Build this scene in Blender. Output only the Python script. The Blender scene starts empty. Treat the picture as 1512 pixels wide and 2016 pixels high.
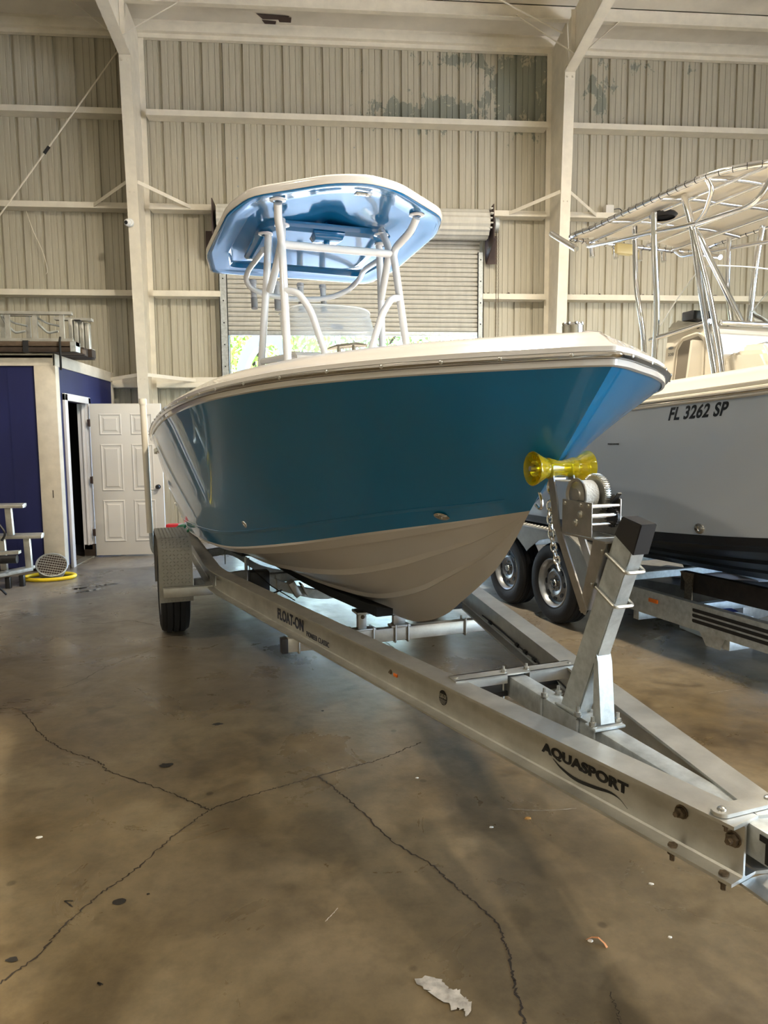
import bpy, bmesh, math, random
from mathutils import Vector, Matrix
random.seed(7)
PI = math.pi
R = math.radians
V = Vector
scn = bpy.context.scene
COL = scn.collection

# ------------------------------------------------------------ camera
H = 1.52
FPX = 1390.0
pit, yaw, rol = R(5.8), R(5.1), R(-0.5)
fw = V((math.sin(yaw) * math.cos(pit), math.cos(yaw) * math.cos(pit), -math.sin(pit)))
rt = V((math.cos(yaw), -math.sin(yaw), 0))
up = rt.cross(fw)
rt2 = rt * math.cos(rol) + up * math.sin(rol)
up2 = -rt * math.sin(rol) + up * math.cos(rol)
cd = bpy.data.cameras.new('camera')
cam = bpy.data.objects.new('camera', cd)
COL.objects.link(cam)
cam.matrix_world = Matrix(((rt2.x, up2.x, -fw.x, 0), (rt2.y, up2.y, -fw.y, 0), (rt2.z, up2.z, -fw.z, H), (0, 0, 0, 1)))
cd.sensor_width = 36
cd.sensor_fit = 'AUTO'
cd.lens = FPX / 2016 * 36
cd.clip_start = 0.05
cd.clip_end = 300
scn.camera = cam

# ------------------------------------------------------------ world, sun, exposure
w = bpy.data.worlds.new('world')
scn.world = w
w.use_nodes = True
nt = w.node_tree
sky = nt.nodes.new('ShaderNodeTexSky')
sky.sky_type = 'NISHITA'
sky.sun_disc = False
sky.sun_elevation = R(48)
sky.sun_rotation = R(200)
sky.air_density = 1.0
nt.links.new(sky.outputs[0], nt.nodes['Background'].inputs[0])
nt.nodes['Background'].inputs[1].default_value = 2.2
sd = bpy.data.lights.new('sun', 'SUN')
sd.energy = 36.0
sd.angle = R(0.6)
sd.color = (1, .95, .88)
so = bpy.data.objects.new('sun', sd)
COL.objects.link(so)
so.rotation_euler = (R(42), 0, R(-25))
so.location = (0, -5, 20)
v = scn.view_settings
scn.display_settings.display_device = 'sRGB'
v.view_transform = 'Standard'
v.look = 'None'
v.exposure = 0.5
v.gamma = 1.0
v.use_curve_mapping = False
LAMPS = [(5.2, 4.4, 6.3, 160), (1.2, 5.2, 6.3, 360), (6.0, 0.2, 6.3, 220), (-3.4, 1.2, 6.3, 110), (1.8, -4.0, 6.3, 150), (-5.4, 6.5, 6.1, 20)]
LAMPCOL = (1.0, 0.89, 0.71)

# ------------------------------------------------------------ materials
MATS = {}
def mat(name, col, rough=.5, metal=0., coat=0., nscale=0, namt=0., bump=0., bscale=40., trans=0., ior=1.45, emis=0., stretch=(1, 1, 1), rvar=0., alpha=1., coatr=.03):
    m = bpy.data.materials.new(name)
    m.use_nodes = True
    n = m.node_tree.nodes
    L = m.node_tree.links
    b = n['Principled BSDF']
    c = (col[0], col[1], col[2], 1)
    b.inputs['Base Color'].default_value = c
    b.inputs['Roughness'].default_value = rough
    b.inputs['Metallic'].default_value = metal
    b.inputs['Coat Weight'].default_value = coat
    b.inputs['Coat Roughness'].default_value = coatr
    b.inputs['Transmission Weight'].default_value = trans
    b.inputs['IOR'].default_value = ior
    b.inputs['Alpha'].default_value = alpha
    if emis:
        b.inputs['Emission Color'].default_value = c
        b.inputs['Emission Strength'].default_value = emis
    if nscale or bump:
        tc = n.new('ShaderNodeTexCoord')
        mp = n.new('ShaderNodeMapping')
        mp.inputs['Scale'].default_value = stretch
        L.new(tc.outputs['Object'], mp.inputs[0])
    if nscale:
        t = n.new('ShaderNodeTexNoise')
        t.inputs['Scale'].default_value = nscale
        t.inputs['Detail'].default_value = 6
        t.inputs['Roughness'].default_value = .62
        L.new(mp.outputs[0], t.inputs['Vector'])
        cr = n.new('ShaderNodeValToRGB')
        e = cr.color_ramp.elements
        e[0].position = .3
        e[1].position = .7
        e[0].color = (col[0] * (1 - namt), col[1] * (1 - namt), col[2] * (1 - namt), 1)
        e[1].color = (min(1, col[0] * (1 + namt)), min(1, col[1] * (1 + namt)), min(1, col[2] * (1 + namt)), 1)
        L.new(t.outputs[0], cr.inputs[0])
        L.new(cr.outputs[0], b.inputs['Base Color'])
        if rvar:
            mr = n.new('ShaderNodeMapRange')
            mr.inputs[3].default_value = max(0, rough - rvar)
            mr.inputs[4].default_value = rough + rvar
            L.new(t.outputs[0], mr.inputs[0])
            L.new(mr.outputs[0], b.inputs['Roughness'])
    if bump:
        t2 = n.new('ShaderNodeTexNoise')
        t2.inputs['Scale'].default_value = bscale
        t2.inputs['Detail'].default_value = 4
        L.new(mp.outputs[0], t2.inputs['Vector'])
        bp = n.new('ShaderNodeBump')
        bp.inputs['Strength'].default_value = bump
        bp.inputs['Distance'].default_value = .01
        L.new(t2.outputs[0], bp.inputs['Height'])
        L.new(bp.outputs[0], b.inputs['Normal'])
    MATS[name] = m
    return m

blue = mat('blue_gelcoat', (.001, .165, .36), .3, coat=.7)
blue2 = mat('hardtop_blue_gelcoat', (.006, .15, .39), .14, coat=.55)
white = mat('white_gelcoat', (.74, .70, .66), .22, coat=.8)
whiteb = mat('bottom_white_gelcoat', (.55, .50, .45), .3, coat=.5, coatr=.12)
cream = mat('cream_gelcoat', (.70, .64, .53), .25, coat=.7)
greyhull = mat('pale_grey_gelcoat', (.50, .53, .56), .22, coat=.8)
blackp = mat('black_bottom_paint', (.012, .013, .016), .45, nscale=6, namt=.5)
chrome = mat('stainless_steel', (.72, .70, .67), .12, metal=1)
polal = mat('polished_aluminium_tube', (.80, .80, .80), .13, metal=1)
alu = mat('mill_aluminium', (.56, .55, .51), .42, metal=.85, nscale=9, namt=.14, bump=.05, bscale=120, rvar=.08)
galv = mat('galvanised_steel', (.50, .53, .53), .48, metal=.6, nscale=22, namt=.22, bump=.08, bscale=60, rvar=.1)
treadm = mat('tread_plate_aluminium', (.30, .29, .26), .42, metal=.6, nscale=8, namt=.15)
rubber = mat('tyre_rubber', (.014, .014, .015), .7, bump=.15, bscale=60)
blackpl = mat('black_plastic', (.02, .02, .022), .42)
blk = mat('black_vinyl_lettering', (.012, .012, .013), .45)
silver = mat('wheel_silver_paint', (.32, .33, .34), .38, metal=.6, nscale=10, namt=.2)
powder = mat('white_powder_coat', (.78, .78, .80), .22, coat=.5)
carpet = mat('dark_bunk_carpet', (.018, .020, .024), .95, bump=.6, bscale=180)
wood = mat('weathered_wood', (.095, .065, .042), .8, nscale=14, namt=.4, stretch=(1, 8, 8))
woodd = mat('dark_wood', (.035, .022, .014), .75, nscale=12, namt=.4)
yell = mat('yellow_hose_rubber', (.85, .62, .02), .42)
orange = mat('amber_marker_lens', (.75, .17, .02), .25)
redm = mat('red_enamel', (.55, .02, .03), .4)
navy = mat('navy_wall_paint', (.010, .014, .085), .6, nscale=4, namt=.12, stretch=(1, 1, .3))
offw = mat('office_white_trim_paint', (.66, .60, .50), .6, nscale=7, namt=.1)
doorw = mat('door_white_paint', (.74, .71, .66), .45)
casw = mat('casing_white_paint', (.78, .76, .76), .4)
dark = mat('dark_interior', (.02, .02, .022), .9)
steelw = mat('cream_frame_paint', (.78, .72, .60), .55, nscale=5, namt=.08)
ceilm = mat('roof_insulation_facing', (.72, .67, .58), .7, nscale=1.2, namt=.12, bump=.2, bscale=5)
canvas = mat('cream_canvas', (.80, .72, .58), .85, bump=.15, bscale=200)
tape = mat('white_tape', (.8, .8, .78), .4)
brown = mat('rusty_bolt_steel', (.16, .12, .08), .5, metal=.5, nscale=80, namt=.5)
steelb = mat('bolt_steel', (.55, .54, .5), .3, metal=.9)
brownst = mat('brown_bracket_steel', (.07, .045, .04), .6)
foliage = mat('leaf_green', (.10, .20, .03), .6, nscale=8, namt=.5)
foliage2 = mat('bright_leaf_green', (.22, .34, .05), .6, nscale=8, namt=.5)
conc = mat('outdoor_concrete', (.62, .60, .56), .8, nscale=1, namt=.1)
navyv = mat('blue_grey_vinyl', (.38, .43, .52), .5)
leafm = mat('dry_leaf', (.45, .22, .05), .7)
chip = mat('white_chip', (.75, .7, .6), .7)
greycloth = mat('grey_board', (.33, .29, .27), .8, nscale=5, namt=.15)
cable = mat('black_cable', (.01, .01, .01), .5)
greenr = mat('green_hose', (.02, .25, .12), .4)
greyp = mat('rod_grey_sleeve', (.38, .38, .39), .5)
pvc = mat('aged_pvc_pipe', (.72, .66, .55), .45)
webst = mat('winch_strap_webbing', (.62, .61, .58), .8, bump=.4, bscale=150)
zinc = mat('zinc_plate', (.45, .43, .40), .3, metal=.95, nscale=20, namt=.15)
lensm = mat('lamp_lens', (.9, .9, .86), .15)

def glassm(name, col, rough, al):
    m = bpy.data.materials.new(name)
    m.use_nodes = True
    n = m.node_tree.nodes
    L = m.node_tree.links
    n.remove(n['Principled BSDF'])
    tr = n.new('ShaderNodeBsdfTransparent')
    tr.inputs[0].default_value = (*col, 1)
    gl = n.new('ShaderNodeBsdfGlossy')
    gl.inputs['Roughness'].default_value = rough
    fr = n.new('ShaderNodeFresnel')
    fr.inputs[0].default_value = al
    mx = n.new('ShaderNodeMixShader')
    L.new(fr.outputs[0], mx.inputs[0])
    L.new(tr.outputs[0], mx.inputs[1])
    L.new(gl.outputs[0], mx.inputs[2])
    L.new(mx.outputs[0], n['Material Output'].inputs[0])
    return m
glass = glassm('clear_acrylic', (.93, .95, .95), .03, 1.45)
# frosted protective film on the windscreen of the blue boat
film = bpy.data.materials.new('film_covered_acrylic')
film.use_nodes = True
n = film.node_tree.nodes
L = film.node_tree.links
b = n['Principled BSDF']
b.inputs['Base Color'].default_value = (.62, .68, .74, 1)
b.inputs['Roughness'].default_value = .35
b.inputs['Alpha'].default_value = .5
tn = n.new('ShaderNodeTexNoise')
tn.inputs['Scale'].default_value = 70
bp = n.new('ShaderNodeBump')
bp.inputs['Strength'].default_value = .5
bp.inputs['Distance'].default_value = .004
tc = n.new('ShaderNodeTexCoord')
L.new(tc.outputs['Object'], tn.inputs['Vector'])
L.new(tn.outputs[0], bp.inputs['Height'])
L.new(bp.outputs[0], b.inputs['Normal'])
# yellow urethane roller
yur = bpy.data.materials.new('amber_urethane')
yur.use_nodes = True
n = yur.node_tree.nodes
L = yur.node_tree.links
b = n['Principled BSDF']
b.inputs['Base Color'].default_value = (.92, .74, .01, 1)
b.inputs['Roughness'].default_value = .12
b.inputs['Transmission Weight'].default_value = .75
b.inputs['IOR'].default_value = 1.35
b.inputs['Coat Weight'].default_value = .6

# polished concrete floor: mottled brown/grey stain, scuffs, patchy sealer
def floor_mat():
    m = bpy.data.materials.new('polished_concrete')
    m.use_nodes = True
    n = m.node_tree.nodes
    L = m.node_tree.links
    b = n['Principled BSDF']
    tc = n.new('ShaderNodeTexCoord')
    def noise(sc, det=8, rg=.6, dist=0., st=(1, 1, 1)):
        mp = n.new('ShaderNodeMapping')
        mp.inputs['Scale'].default_value = st
        L.new(tc.outputs['Object'], mp.inputs[0])
        t = n.new('ShaderNodeTexNoise')
        t.inputs['Scale'].default_value = sc
        t.inputs['Detail'].default_value = det
        t.inputs['Roughness'].default_value = rg
        t.inputs['Distortion'].default_value = dist
        L.new(mp.outputs[0], t.inputs['Vector'])
        return t
    def ramp(src, pts):
        r = n.new('ShaderNodeValToRGB')
        e = r.color_ramp.elements
        while len(e) < len(pts):
            e.new(.5)
        for i, (p, c) in enumerate(pts):
            e[i].position = p
            e[i].color = (*c, 1)
        L.new(src, r.inputs[0])
        return r
    def mix(kind, fac, a, bb):
        x = n.new('ShaderNodeMix')
        x.data_type = 'RGBA'
        x.blend_type = kind
        if hasattr(fac, 'links') or hasattr(fac, 'is_linked'):
            L.new(fac, x.inputs[0])
        else:
            x.inputs[0].default_value = fac
        L.new(a, x.inputs[6])
        if isinstance(bb, tuple):
            x.inputs[7].default_value = (*bb, 1)
        else:
            L.new(bb, x.inputs[7])
        return x.outputs[2]
    a = noise(1.1, 9, .58, .6)
    base = ramp(a.outputs[0], [(.28, (.080, .053, .024)), (.45, (.14, .098, .046)), (.58, (.205, .150, .078)), (.74, (.30, .24, .145))]).outputs[0]
    g = noise(.35, 4, .5, .3)
    gm = ramp(g.outputs[0], [(.42, (0, 0, 0)), (.62, (1, 1, 1))]).outputs[0]
    base = mix('MIX', gm, base, (.18, .138, .085))
    # slab colour turns greyer towards the far end
    sx = n.new('ShaderNodeSeparateXYZ')
    L.new(tc.outputs['Object'], sx.inputs[0])
    mr = n.new('ShaderNodeMapRange')
    mr.inputs[1].default_value = 3.6
    mr.inputs[2].default_value = 7.5
    mr.inputs[4].default_value = .75
    L.new(sx.outputs[1], mr.inputs[0])
    base = mix('MIX', mr.outputs[0], base, (.225, .21, .19))
    d = noise(11, 6, .7)
    dm = ramp(d.outputs[0], [(.3, (.72, .72, .72)), (.6, (1.05, 1.05, 1.05))]).outputs[0]
    base = mix('MULTIPLY', 1.0, base, dm)
    s2 = noise(2.2, 3, .5, 1.5, (1, 1, 1))
    sm = ramp(s2.outputs[0], [(.30, (.62, .6, .56)), (.42, (1, 1, 1))]).outputs[0]
    base = mix('MULTIPLY', .8, base, sm)
    vo = n.new('ShaderNodeTexVoronoi')
    vo.feature = 'F1'
    vo.inputs['Scale'].default_value = 3.1
    L.new(tc.outputs['Object'], vo.inputs['Vector'])
    vm = ramp(vo.outputs['Distance'], [(.035, (.35, .33, .3)), (.06, (1, 1, 1))]).outputs[0]
    base = mix('MULTIPLY', .6, base, vm)
    L.new(base, b.inputs['Base Color'])
    r = noise(1.7, 8, .65, .8)
    rr = n.new('ShaderNodeMapRange')
    rr.inputs[1].default_value = .3
    rr.inputs[2].default_value = .7
    rr.inputs[3].default_value = .20
    rr.inputs[4].default_value = .48
    L.new(r.outputs[0], rr.inputs[0])
    L.new(rr.outputs[0], b.inputs['Roughness'])
    bn = noise(2.6, 6, .6, .4)
    bp = n.new('ShaderNodeBump')
    bp.inputs['Strength'].default_value = .35
    bp.inputs['Distance'].default_value = .012
    L.new(bn.outputs[0], bp.inputs['Height'])
    L.new(bp.outputs[0], b.inputs['Normal'])
    return m
floorm = floor_mat()

# wall sheet: cream paint with vertical streaks; a patch peels to grey primer
def wall_mat():
    m = bpy.data.materials.new('painted_sheet_metal')
    m.use_nodes = True
    n = m.node_tree.nodes
    L = m.node_tree.links
    b = n['Principled BSDF']
    b.inputs['Roughness'].default_value = .5
    tc = n.new('ShaderNodeTexCoord')
    mp = n.new('ShaderNodeMapping')
    mp.inputs['Scale'].default_value = (14, 1, .5)
    L.new(tc.outputs['Object'], mp.inputs[0])
    t = n.new('ShaderNodeTexNoise')
    t.inputs['Scale'].default_value = 3
    t.inputs['Detail'].default_value = 6
    L.new(mp.outputs[0], t.inputs['Vector'])
    r = n.new('ShaderNodeValToRGB')
    e = r.color_ramp.elements
    e[0].position = .3
    e[0].color = (.44, .405, .315, 1)
    e[1].position = .72
    e[1].color = (.54, .50, .395, 1)
    L.new(t.outputs[0], r.inputs[0])
    # peel mask: position mask (two blobs high on the wall) x noise
    def blob(cx, cz, wx, wz, amp):
        mm = n.new('ShaderNodeMapping')
        mm.vector_type = 'POINT'
        mm.inputs['Location'].default_value = (-cx / wx, 0, -cz / wz)
        mm.inputs['Scale'].default_value = (1 / wx, 0, 1 / wz)
        L.new(tc.outputs['Object'], mm.inputs[0])
        ln = n.new('ShaderNodeVectorMath')
        ln.operation = 'LENGTH'
        L.new(mm.outputs[0], ln.inputs[0])
        k = n.new('ShaderNodeMapRange')
        k.inputs[1].default_value = 0
        k.inputs[2].default_value = 1
        k.inputs[3].default_value = amp
        k.inputs[4].default_value = 0
        L.new(ln.outputs['Value'], k.inputs[0])
        return k.outputs[0]
    def add(a, c, op='ADD'):
        x = n.new('ShaderNodeMath')
        x.operation = op
        L.new(a, x.inputs[0])
        if isinstance(c, float):
            x.inputs[1].default_value = c
        else:
            L.new(c, x.inputs[1])
        return x.outputs[0]
    s = None
    for q in ((3.15, 6.85, .95, 1.05, .85), (1.8, 6.42, 1.7, .42, .75), (2.3, 7.2, 1.3, .30, .5), (4.35, 6.8, .38, .7, .62), (4.9, 7.2, .8, .22, .42), (5.9, 7.18, .4, .12, .45)):
        k = blob(*q)
        s = k if s is None else add(s, k, 'MAXIMUM')
    mp2 = n.new('ShaderNodeMapping')
    mp2.inputs['Scale'].default_value = (1.6, 1, 1)
    L.new(tc.outputs['Object'], mp2.inputs[0])
    t2 = n.new('ShaderNodeTexNoise')
    t2.inputs['Scale'].default_value = 3.6
    t2.inputs['Detail'].default_value = 8
    t2.inputs['Roughness'].default_value = .7
    t2.inputs['Distortion'].default_value = .6
    L.new(mp2.outputs[0], t2.inputs['Vector'])
    k2 = n.new('ShaderNodeMapRange')
    k2.clamp = False
    k2.inputs[1].default_value = .32
    k2.inputs[2].default_value = .68
    k2.inputs[4].default_value = .72
    L.new(t2.outputs[0], k2.inputs[0])
    s = add(s, k2.outputs[0])
    g = n.new('ShaderNodeMath')
    g.operation = 'GREATER_THAN'
    g.inputs[1].default_value = .74
    L.new(s, g.inputs[0])
    mx = n.new('ShaderNodeMix')
    mx.data_type = 'RGBA'
    L.new(g.outputs[0], mx.inputs[0])
    L.new(r.outputs[0], mx.inputs[6])
    mx.inputs[7].default_value = (.26, .27, .22, 1)
    L.new(mx.outputs[2], b.inputs['Base Color'])
    bp = n.new('ShaderNodeBump')
    bp.inputs['Strength'].default_value = .6
    bp.inputs['Distance'].default_value = .01
    bp.invert = True
    L.new(g.outputs[0], bp.inputs['Height'])
    L.new(bp.outputs[0], b.inputs['Normal'])
    return m
wallm = wall_mat()
curt = mat('roll_door_slat_paint', (.56, .54, .48), .45, nscale=3, namt=.1, stretch=(4, 1, 1))

# ------------------------------------------------------------ mesh helpers
class B:
    def __init__(s):
        s.bm = bmesh.new()
    def face(s, pts):
        return s.bm.faces.new([s.bm.verts.new(p) for p in pts])
    def hexa(s, a, bev=0):
        # a: 8 pts, bottom 4 ccw then top 4
        vs = [s.bm.verts.new(p) for p in a]
        fs = [s.bm.faces.new([vs[i] for i in q]) for q in ((3, 2, 1, 0), (4, 5, 6, 7), (0, 1, 5, 4), (1, 2, 6, 5), (2, 3, 7, 6), (3, 0, 4, 7))]
        if bev:
            es = list({e for f in fs for e in f.edges})
            bmesh.ops.bevel(s.bm, geom=es, offset=bev, segments=2, profile=.5, affect='EDGES')
        return s
    def box(s, x0, x1, y0, y1, z0, z1, bev=0, fn=None):
        p = [(x0, y0, z0), (x1, y0, z0), (x1, y1, z0), (x0, y1, z0), (x0, y0, z1), (x1, y0, z1), (x1, y1, z1), (x0, y1, z1)]
        if fn:
            p = [fn(*q) for q in p]
        return s.hexa(p, bev)
    def bar(s, p0, p1, wx, wz, side=None, bev=0):
        # rectangular bar from p0 to p1; side = direction of width wx
        p0, p1 = V(p0), V(p1)
        d = (p1 - p0).normalized()
        u = V(side) if side is not None else V((0, 0, 1)).cross(d)
        if u.length < 1e-4:
            u = V((1, 0, 0))
        u = (u - d * u.dot(d)).normalized()
        t = d.cross(u)
        a = []
        for p in (p0, p1):
            for i, j in ((-1, -1), (1, -1), (1, 1), (-1, 1)):
                a.append(p + u * (i * wx / 2) + t * (j * wz / 2))
        return s.hexa(a, bev)
    def tube(s, pts, r, seg=12, caps=True, closed=False):
        pts = [V(p) for p in pts]
        n = len(pts)
        rs = r if isinstance(r, (list, tuple)) else [r] * n
        prev = None
        rings = []
        for i, p in enumerate(pts):
            if closed:
                d = pts[(i + 1) % n] - pts[i - 1]
            else:
                d = pts[min(i + 1, n - 1)] - pts[max(i - 1, 0)]
            d.normalize()
            if prev is None:
                u = d.orthogonal().normalized()
            else:
                u = prev - d * prev.dot(d)
                u.normalize()
            prev = u
            t = d.cross(u)
            rings.append([s.bm.verts.new(p + (u * math.cos(a) + t * math.sin(a)) * rs[i]) for a in [2 * PI * k / seg for k in range(seg)]])
        m = n if closed else n - 1
        for i in range(m):
            a, c = rings[i], rings[(i + 1) % n]
            if closed and i == n - 1:
                # match nearest
                off = min(range(seg), key=lambda k: (a[0].co - c[k].co).length)
                c = c[off:] + c[:off]
            for k in range(seg):
                s.bm.faces.new((a[k], a[(k + 1) % seg], c[(k + 1) % seg], c[k]))
        if caps and not closed:
            s.bm.faces.new(rings[0][::-1])
            s.bm.faces.new(rings[-1])
        return s
    def lathe(s, prof, o, ax, seg=32, closed=False):
        # prof list of (radius, height along axis)
        o = V(o)
        ax = V(ax).normalized()
        u = ax.orthogonal().normalized()
        t = ax.cross(u)
        rings = []
        for r, h in prof:
            if r < 1e-5:
                rings.append([s.bm.verts.new(o + ax * h)])
            else:
                rings.append([s.bm.verts.new(o + ax * h + (u * math.cos(2 * PI * k / seg) + t * math.sin(2 * PI * k / seg)) * r) for k in range(seg)])
        nn = len(rings)
        for i in range(nn if closed else nn - 1):
            a, c = rings[i], rings[(i + 1) % nn]
            for k in range(seg):
                q = [a[k % len(a)], a[(k + 1) % len(a)], c[(k + 1) % len(c)], c[k % len(c)]]
                q2 = []
                for x in q:
                    if x not in q2:
                        q2.append(x)
                if len(q2) > 2:
                    s.bm.faces.new(q2)
        return s
    def cyl(s, p0, p1, r, seg=16, r2=None):
        p0, p1 = V(p0), V(p1)
        d = p1 - p0
        return s.lathe([(0, 0), (r, 0), (r if r2 is None else r2, d.length), (0, d.length)], p0, d, seg)
    def prism(s, pts, ext, bev=0):
        ext = V(ext)
        a = [s.bm.verts.new(V(p)) for p in pts]
        c = [s.bm.verts.new(V(p) + ext) for p in pts]
        n = len(a)
        fs = [s.bm.faces.new(a[::-1]), s.bm.faces.new(c)]
        for i in range(n):
            fs.append(s.bm.faces.new((a[i], a[(i + 1) % n], c[(i + 1) % n], c[i])))
        if bev:
            bmesh.ops.bevel(s.bm, geom=list({e for f in fs for e in f.edges}), offset=bev, segments=2, affect='EDGES')
        return s
    def grid(s, rows, cu=False, cv=False):
        g = [[s.bm.verts.new(p) for p in r] for r in rows]
        nu, nv = len(g), len(g[0])
        for i in range(nu if cu else nu - 1):
            for j in range(nv if cv else nv - 1):
                q = [g[i][j], g[i][(j + 1) % nv], g[(i + 1) % nu][(j + 1) % nv], g[(i + 1) % nu][j]]
                try:
                    s.bm.faces.new(q)
                except ValueError:
                    pass
        return s
    def bolt(s, p, ax, r=.009, h=.02, stud=.012):
        ax = V(ax).normalized()
        p = V(p)
        s.lathe([(0, 0), (r * 1.9, 0), (r * 1.9, h * .12), (r * 1.5, h * .12)], p, ax, 12)
        s.lathe([(r * 1.45, h * .1), (r * 1.45, h * .75), (r * .8, h * .85), (r * .75, h + stud), (0, h + stud)], p, ax, 6)
        return s

def cr(pts, n=8, closed=False):
    # Catmull-Rom through points
    P = [V(p) for p in pts]
    o = []
    m = len(P)
    rng = range(m) if closed else range(m - 1)
    for i in rng:
        p0 = P[i - 1] if (i > 0 or closed) else P[0] * 2 - P[1]
        p1 = P[i]
        p2 = P[(i + 1) % m]
        p3 = P[(i + 2) % m] if (i + 2 < m or closed) else P[-1] * 2 - P[-2]
        for k in range(n):
            t = k / n
            o.append(.5 * ((2 * p1) + (p2 - p0) * t + (2 * p0 - 5 * p1 + 4 * p2 - p3) * t * t + (3 * p1 - p0 - 3 * p2 + p3) * t ** 3))
    if not closed:
        o.append(P[-1])
    return o
def rnd(pts, r, n=6):
    # polyline with rounded corners
    P = [V(p) for p in pts]
    o = [P[0]]
    for i in range(1, len(P) - 1):
        a, c = (P[i - 1] - P[i]), (P[i + 1] - P[i])
        ra = min(r, a.length * .45, c.length * .45)
        p0 = P[i] + a.normalized() * ra
        p1 = P[i] + c.normalized() * ra
        for k in range(n + 1):
            t = k / n
            o.append(p0 * (1 - t) ** 2 + P[i] * 2 * t * (1 - t) + p1 * t * t)
    o.append(P[-1])
    return o

RM = {}
def root_of(o):
    while o.parent:
        o = o.parent
    return o
def thing(name, label, cat, loc, rz=0, group=None):
    o = bpy.data.objects.new(name, None)
    o.empty_display_size = .1
    COL.objects.link(o)
    M = Matrix.Translation(V(loc)) @ Matrix.Rotation(rz, 4, 'Z')
    o.matrix_world = M
    RM[o.name] = M
    o['label'] = label
    o['category'] = cat
    if group:
        o['group'] = group
    return o
def obj(name, b, m, parent=None, label=None, cat=None, group=None, kind=None, smooth=True, sharp=35, origin=None, fix=True):
    bm = b.bm
    if fix:
        bmesh.ops.recalc_face_normals(bm, faces=bm.faces)
    if parent:
        r = root_of(parent)
        M = RM[r.name]
    else:
        zs = [q.co for q in bm.verts]
        if origin is None:
            x = (min(p.x for p in zs) + max(p.x for p in zs)) / 2
            y = (min(p.y for p in zs) + max(p.y for p in zs)) / 2
            z = min(p.z for p in zs)
            origin = (x, y, z)
        M = Matrix.Translation(V(origin))
    bm.transform(M.inverted())
    me = bpy.data.meshes.new(name)
    bm.to_mesh(me)
    bm.free()
    if isinstance(m, (list, tuple)):
        for q in m:
            me.materials.append(q)
    else:
        me.materials.append(m)
    if smooth:
        me.polygons.foreach_set('use_smooth', [True] * len(me.polygons))
        me.set_sharp_from_angle(angle=R(sharp))
    o = bpy.data.objects.new(name, me)
    COL.objects.link(o)
    if parent:
        o.parent = parent
    else:
        o.matrix_world = M
        RM[o.name] = M
    if label:
        o['label'] = label
    if cat:
        o['category'] = cat
    if group:
        o['group'] = group
    if kind:
        o['kind'] = kind
    return o
def struct(name, b, m, parent=None, **k):
    return obj(name, b, m, parent, kind=None if parent else 'structure', **k)
def each(name, builders, m, parent, **k):
    # one object per piece
    for f in builders:
        b = B()
        f(b)
        obj(name, b, m, parent, **k)
def text_bm(body, size, bold=0., sx=1., shear=0., spacing=1., ext=.0006):
    cu = bpy.data.curves.new('lettering', 'FONT')
    cu.body = body
    cu.size = size
    cu.offset = bold
    cu.shear = shear
    cu.space_character = spacing
    cu.extrude = ext
    cu.align_x = 'LEFT'
    o = bpy.data.objects.new('lettering', cu)
    COL.objects.link(o)
    bpy.context.view_layer.update()
    me = bpy.data.meshes.new_from_object(o.evaluated_get(bpy.context.evaluated_depsgraph_get()))
    b = B()
    b.bm.from_mesh(me)
    bpy.data.objects.remove(o)
    bpy.data.meshes.remove(me)
    for q in b.bm.verts:
        q.co.x *= sx
    return b
def lettering(name, body, parent, o, ux, uy, size, m, width=None, bold=0., shear=0., spacing=1., height=None, fn=None, label=None):
    # lay text on the plane through o with axes ux (reading direction) and uy (up)
    b = text_bm(body, size, bold, 1, shear, spacing)
    xs = [q.co.x for q in b.bm.verts]
    ys = [q.co.y for q in b.bm.verts]
    x0, x1, y0, y1 = min(xs), max(xs), min(ys), max(ys)
    kx = width / (x1 - x0) if width else 1
    ky = height / (y1 - y0) if height else 1
    ux, uy = V(ux).normalized(), V(uy).normalized()
    nn = ux.cross(uy)
    for q in b.bm.verts:
        x, y, z = (q.co.x - x0) * kx, (q.co.y - y0) * ky, q.co.z
        q.co = fn(x, y, z) if fn else V(o) + ux * x + uy * y + nn * (z + .0008)
    return obj(name, b, m, parent, smooth=False, fix=False, label=label)

# trailer / boat frame: s runs aft along the boat axis, l to the viewer's left of the centreline
TH = R(14.9)
AX = V((-math.sin(TH), math.cos(TH), 0))
NL = V((-math.cos(TH), -math.sin(TH), 0))
CA, CB = -1.43, -1.43 - 3.08
def T(s, l, z, c=CA):
    p = AX * s + NL * (c + l)
    return V((p.x, p.y, z))
def TB(s, l, z):
    return T(s, l, z, CB)
UPV = V((0, 0, 1))
# ============================================================ SETTING
X0, X1, Y0, YW = -9.5, 10.5, -9.0, 11.1
def roofz(y):
    return 7.52 + .1 * (11.1 - y)
# floor
b = B()
b.box(X0, X1, Y0, YW + .05, -.12, 0)
fl = struct('floor', b, floorm, origin=(0, 0, 0))
def ribbon(pts, wd, z=.0012, jit=.006):
    # crack: thin jagged strip lying in the slab surface
    P = cr([(x, y, 0) for x, y in pts], 14)
    out = []
    for i, p in enumerate(P):
        out.append(V((p.x + random.uniform(-jit, jit), p.y + random.uniform(-jit, jit), z)))
    L_, R_ = [], []
    for i, p in enumerate(out):
        d = out[min(i + 1, len(out) - 1)] - out[max(i - 1, 0)]
        d.normalize()
        q = V((-d.y, d.x, 0)) * (wd * random.uniform(.35, 1) / 2)
        L_.append(p + q)
        R_.append(p - q)
    return [L_, R_]
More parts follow.
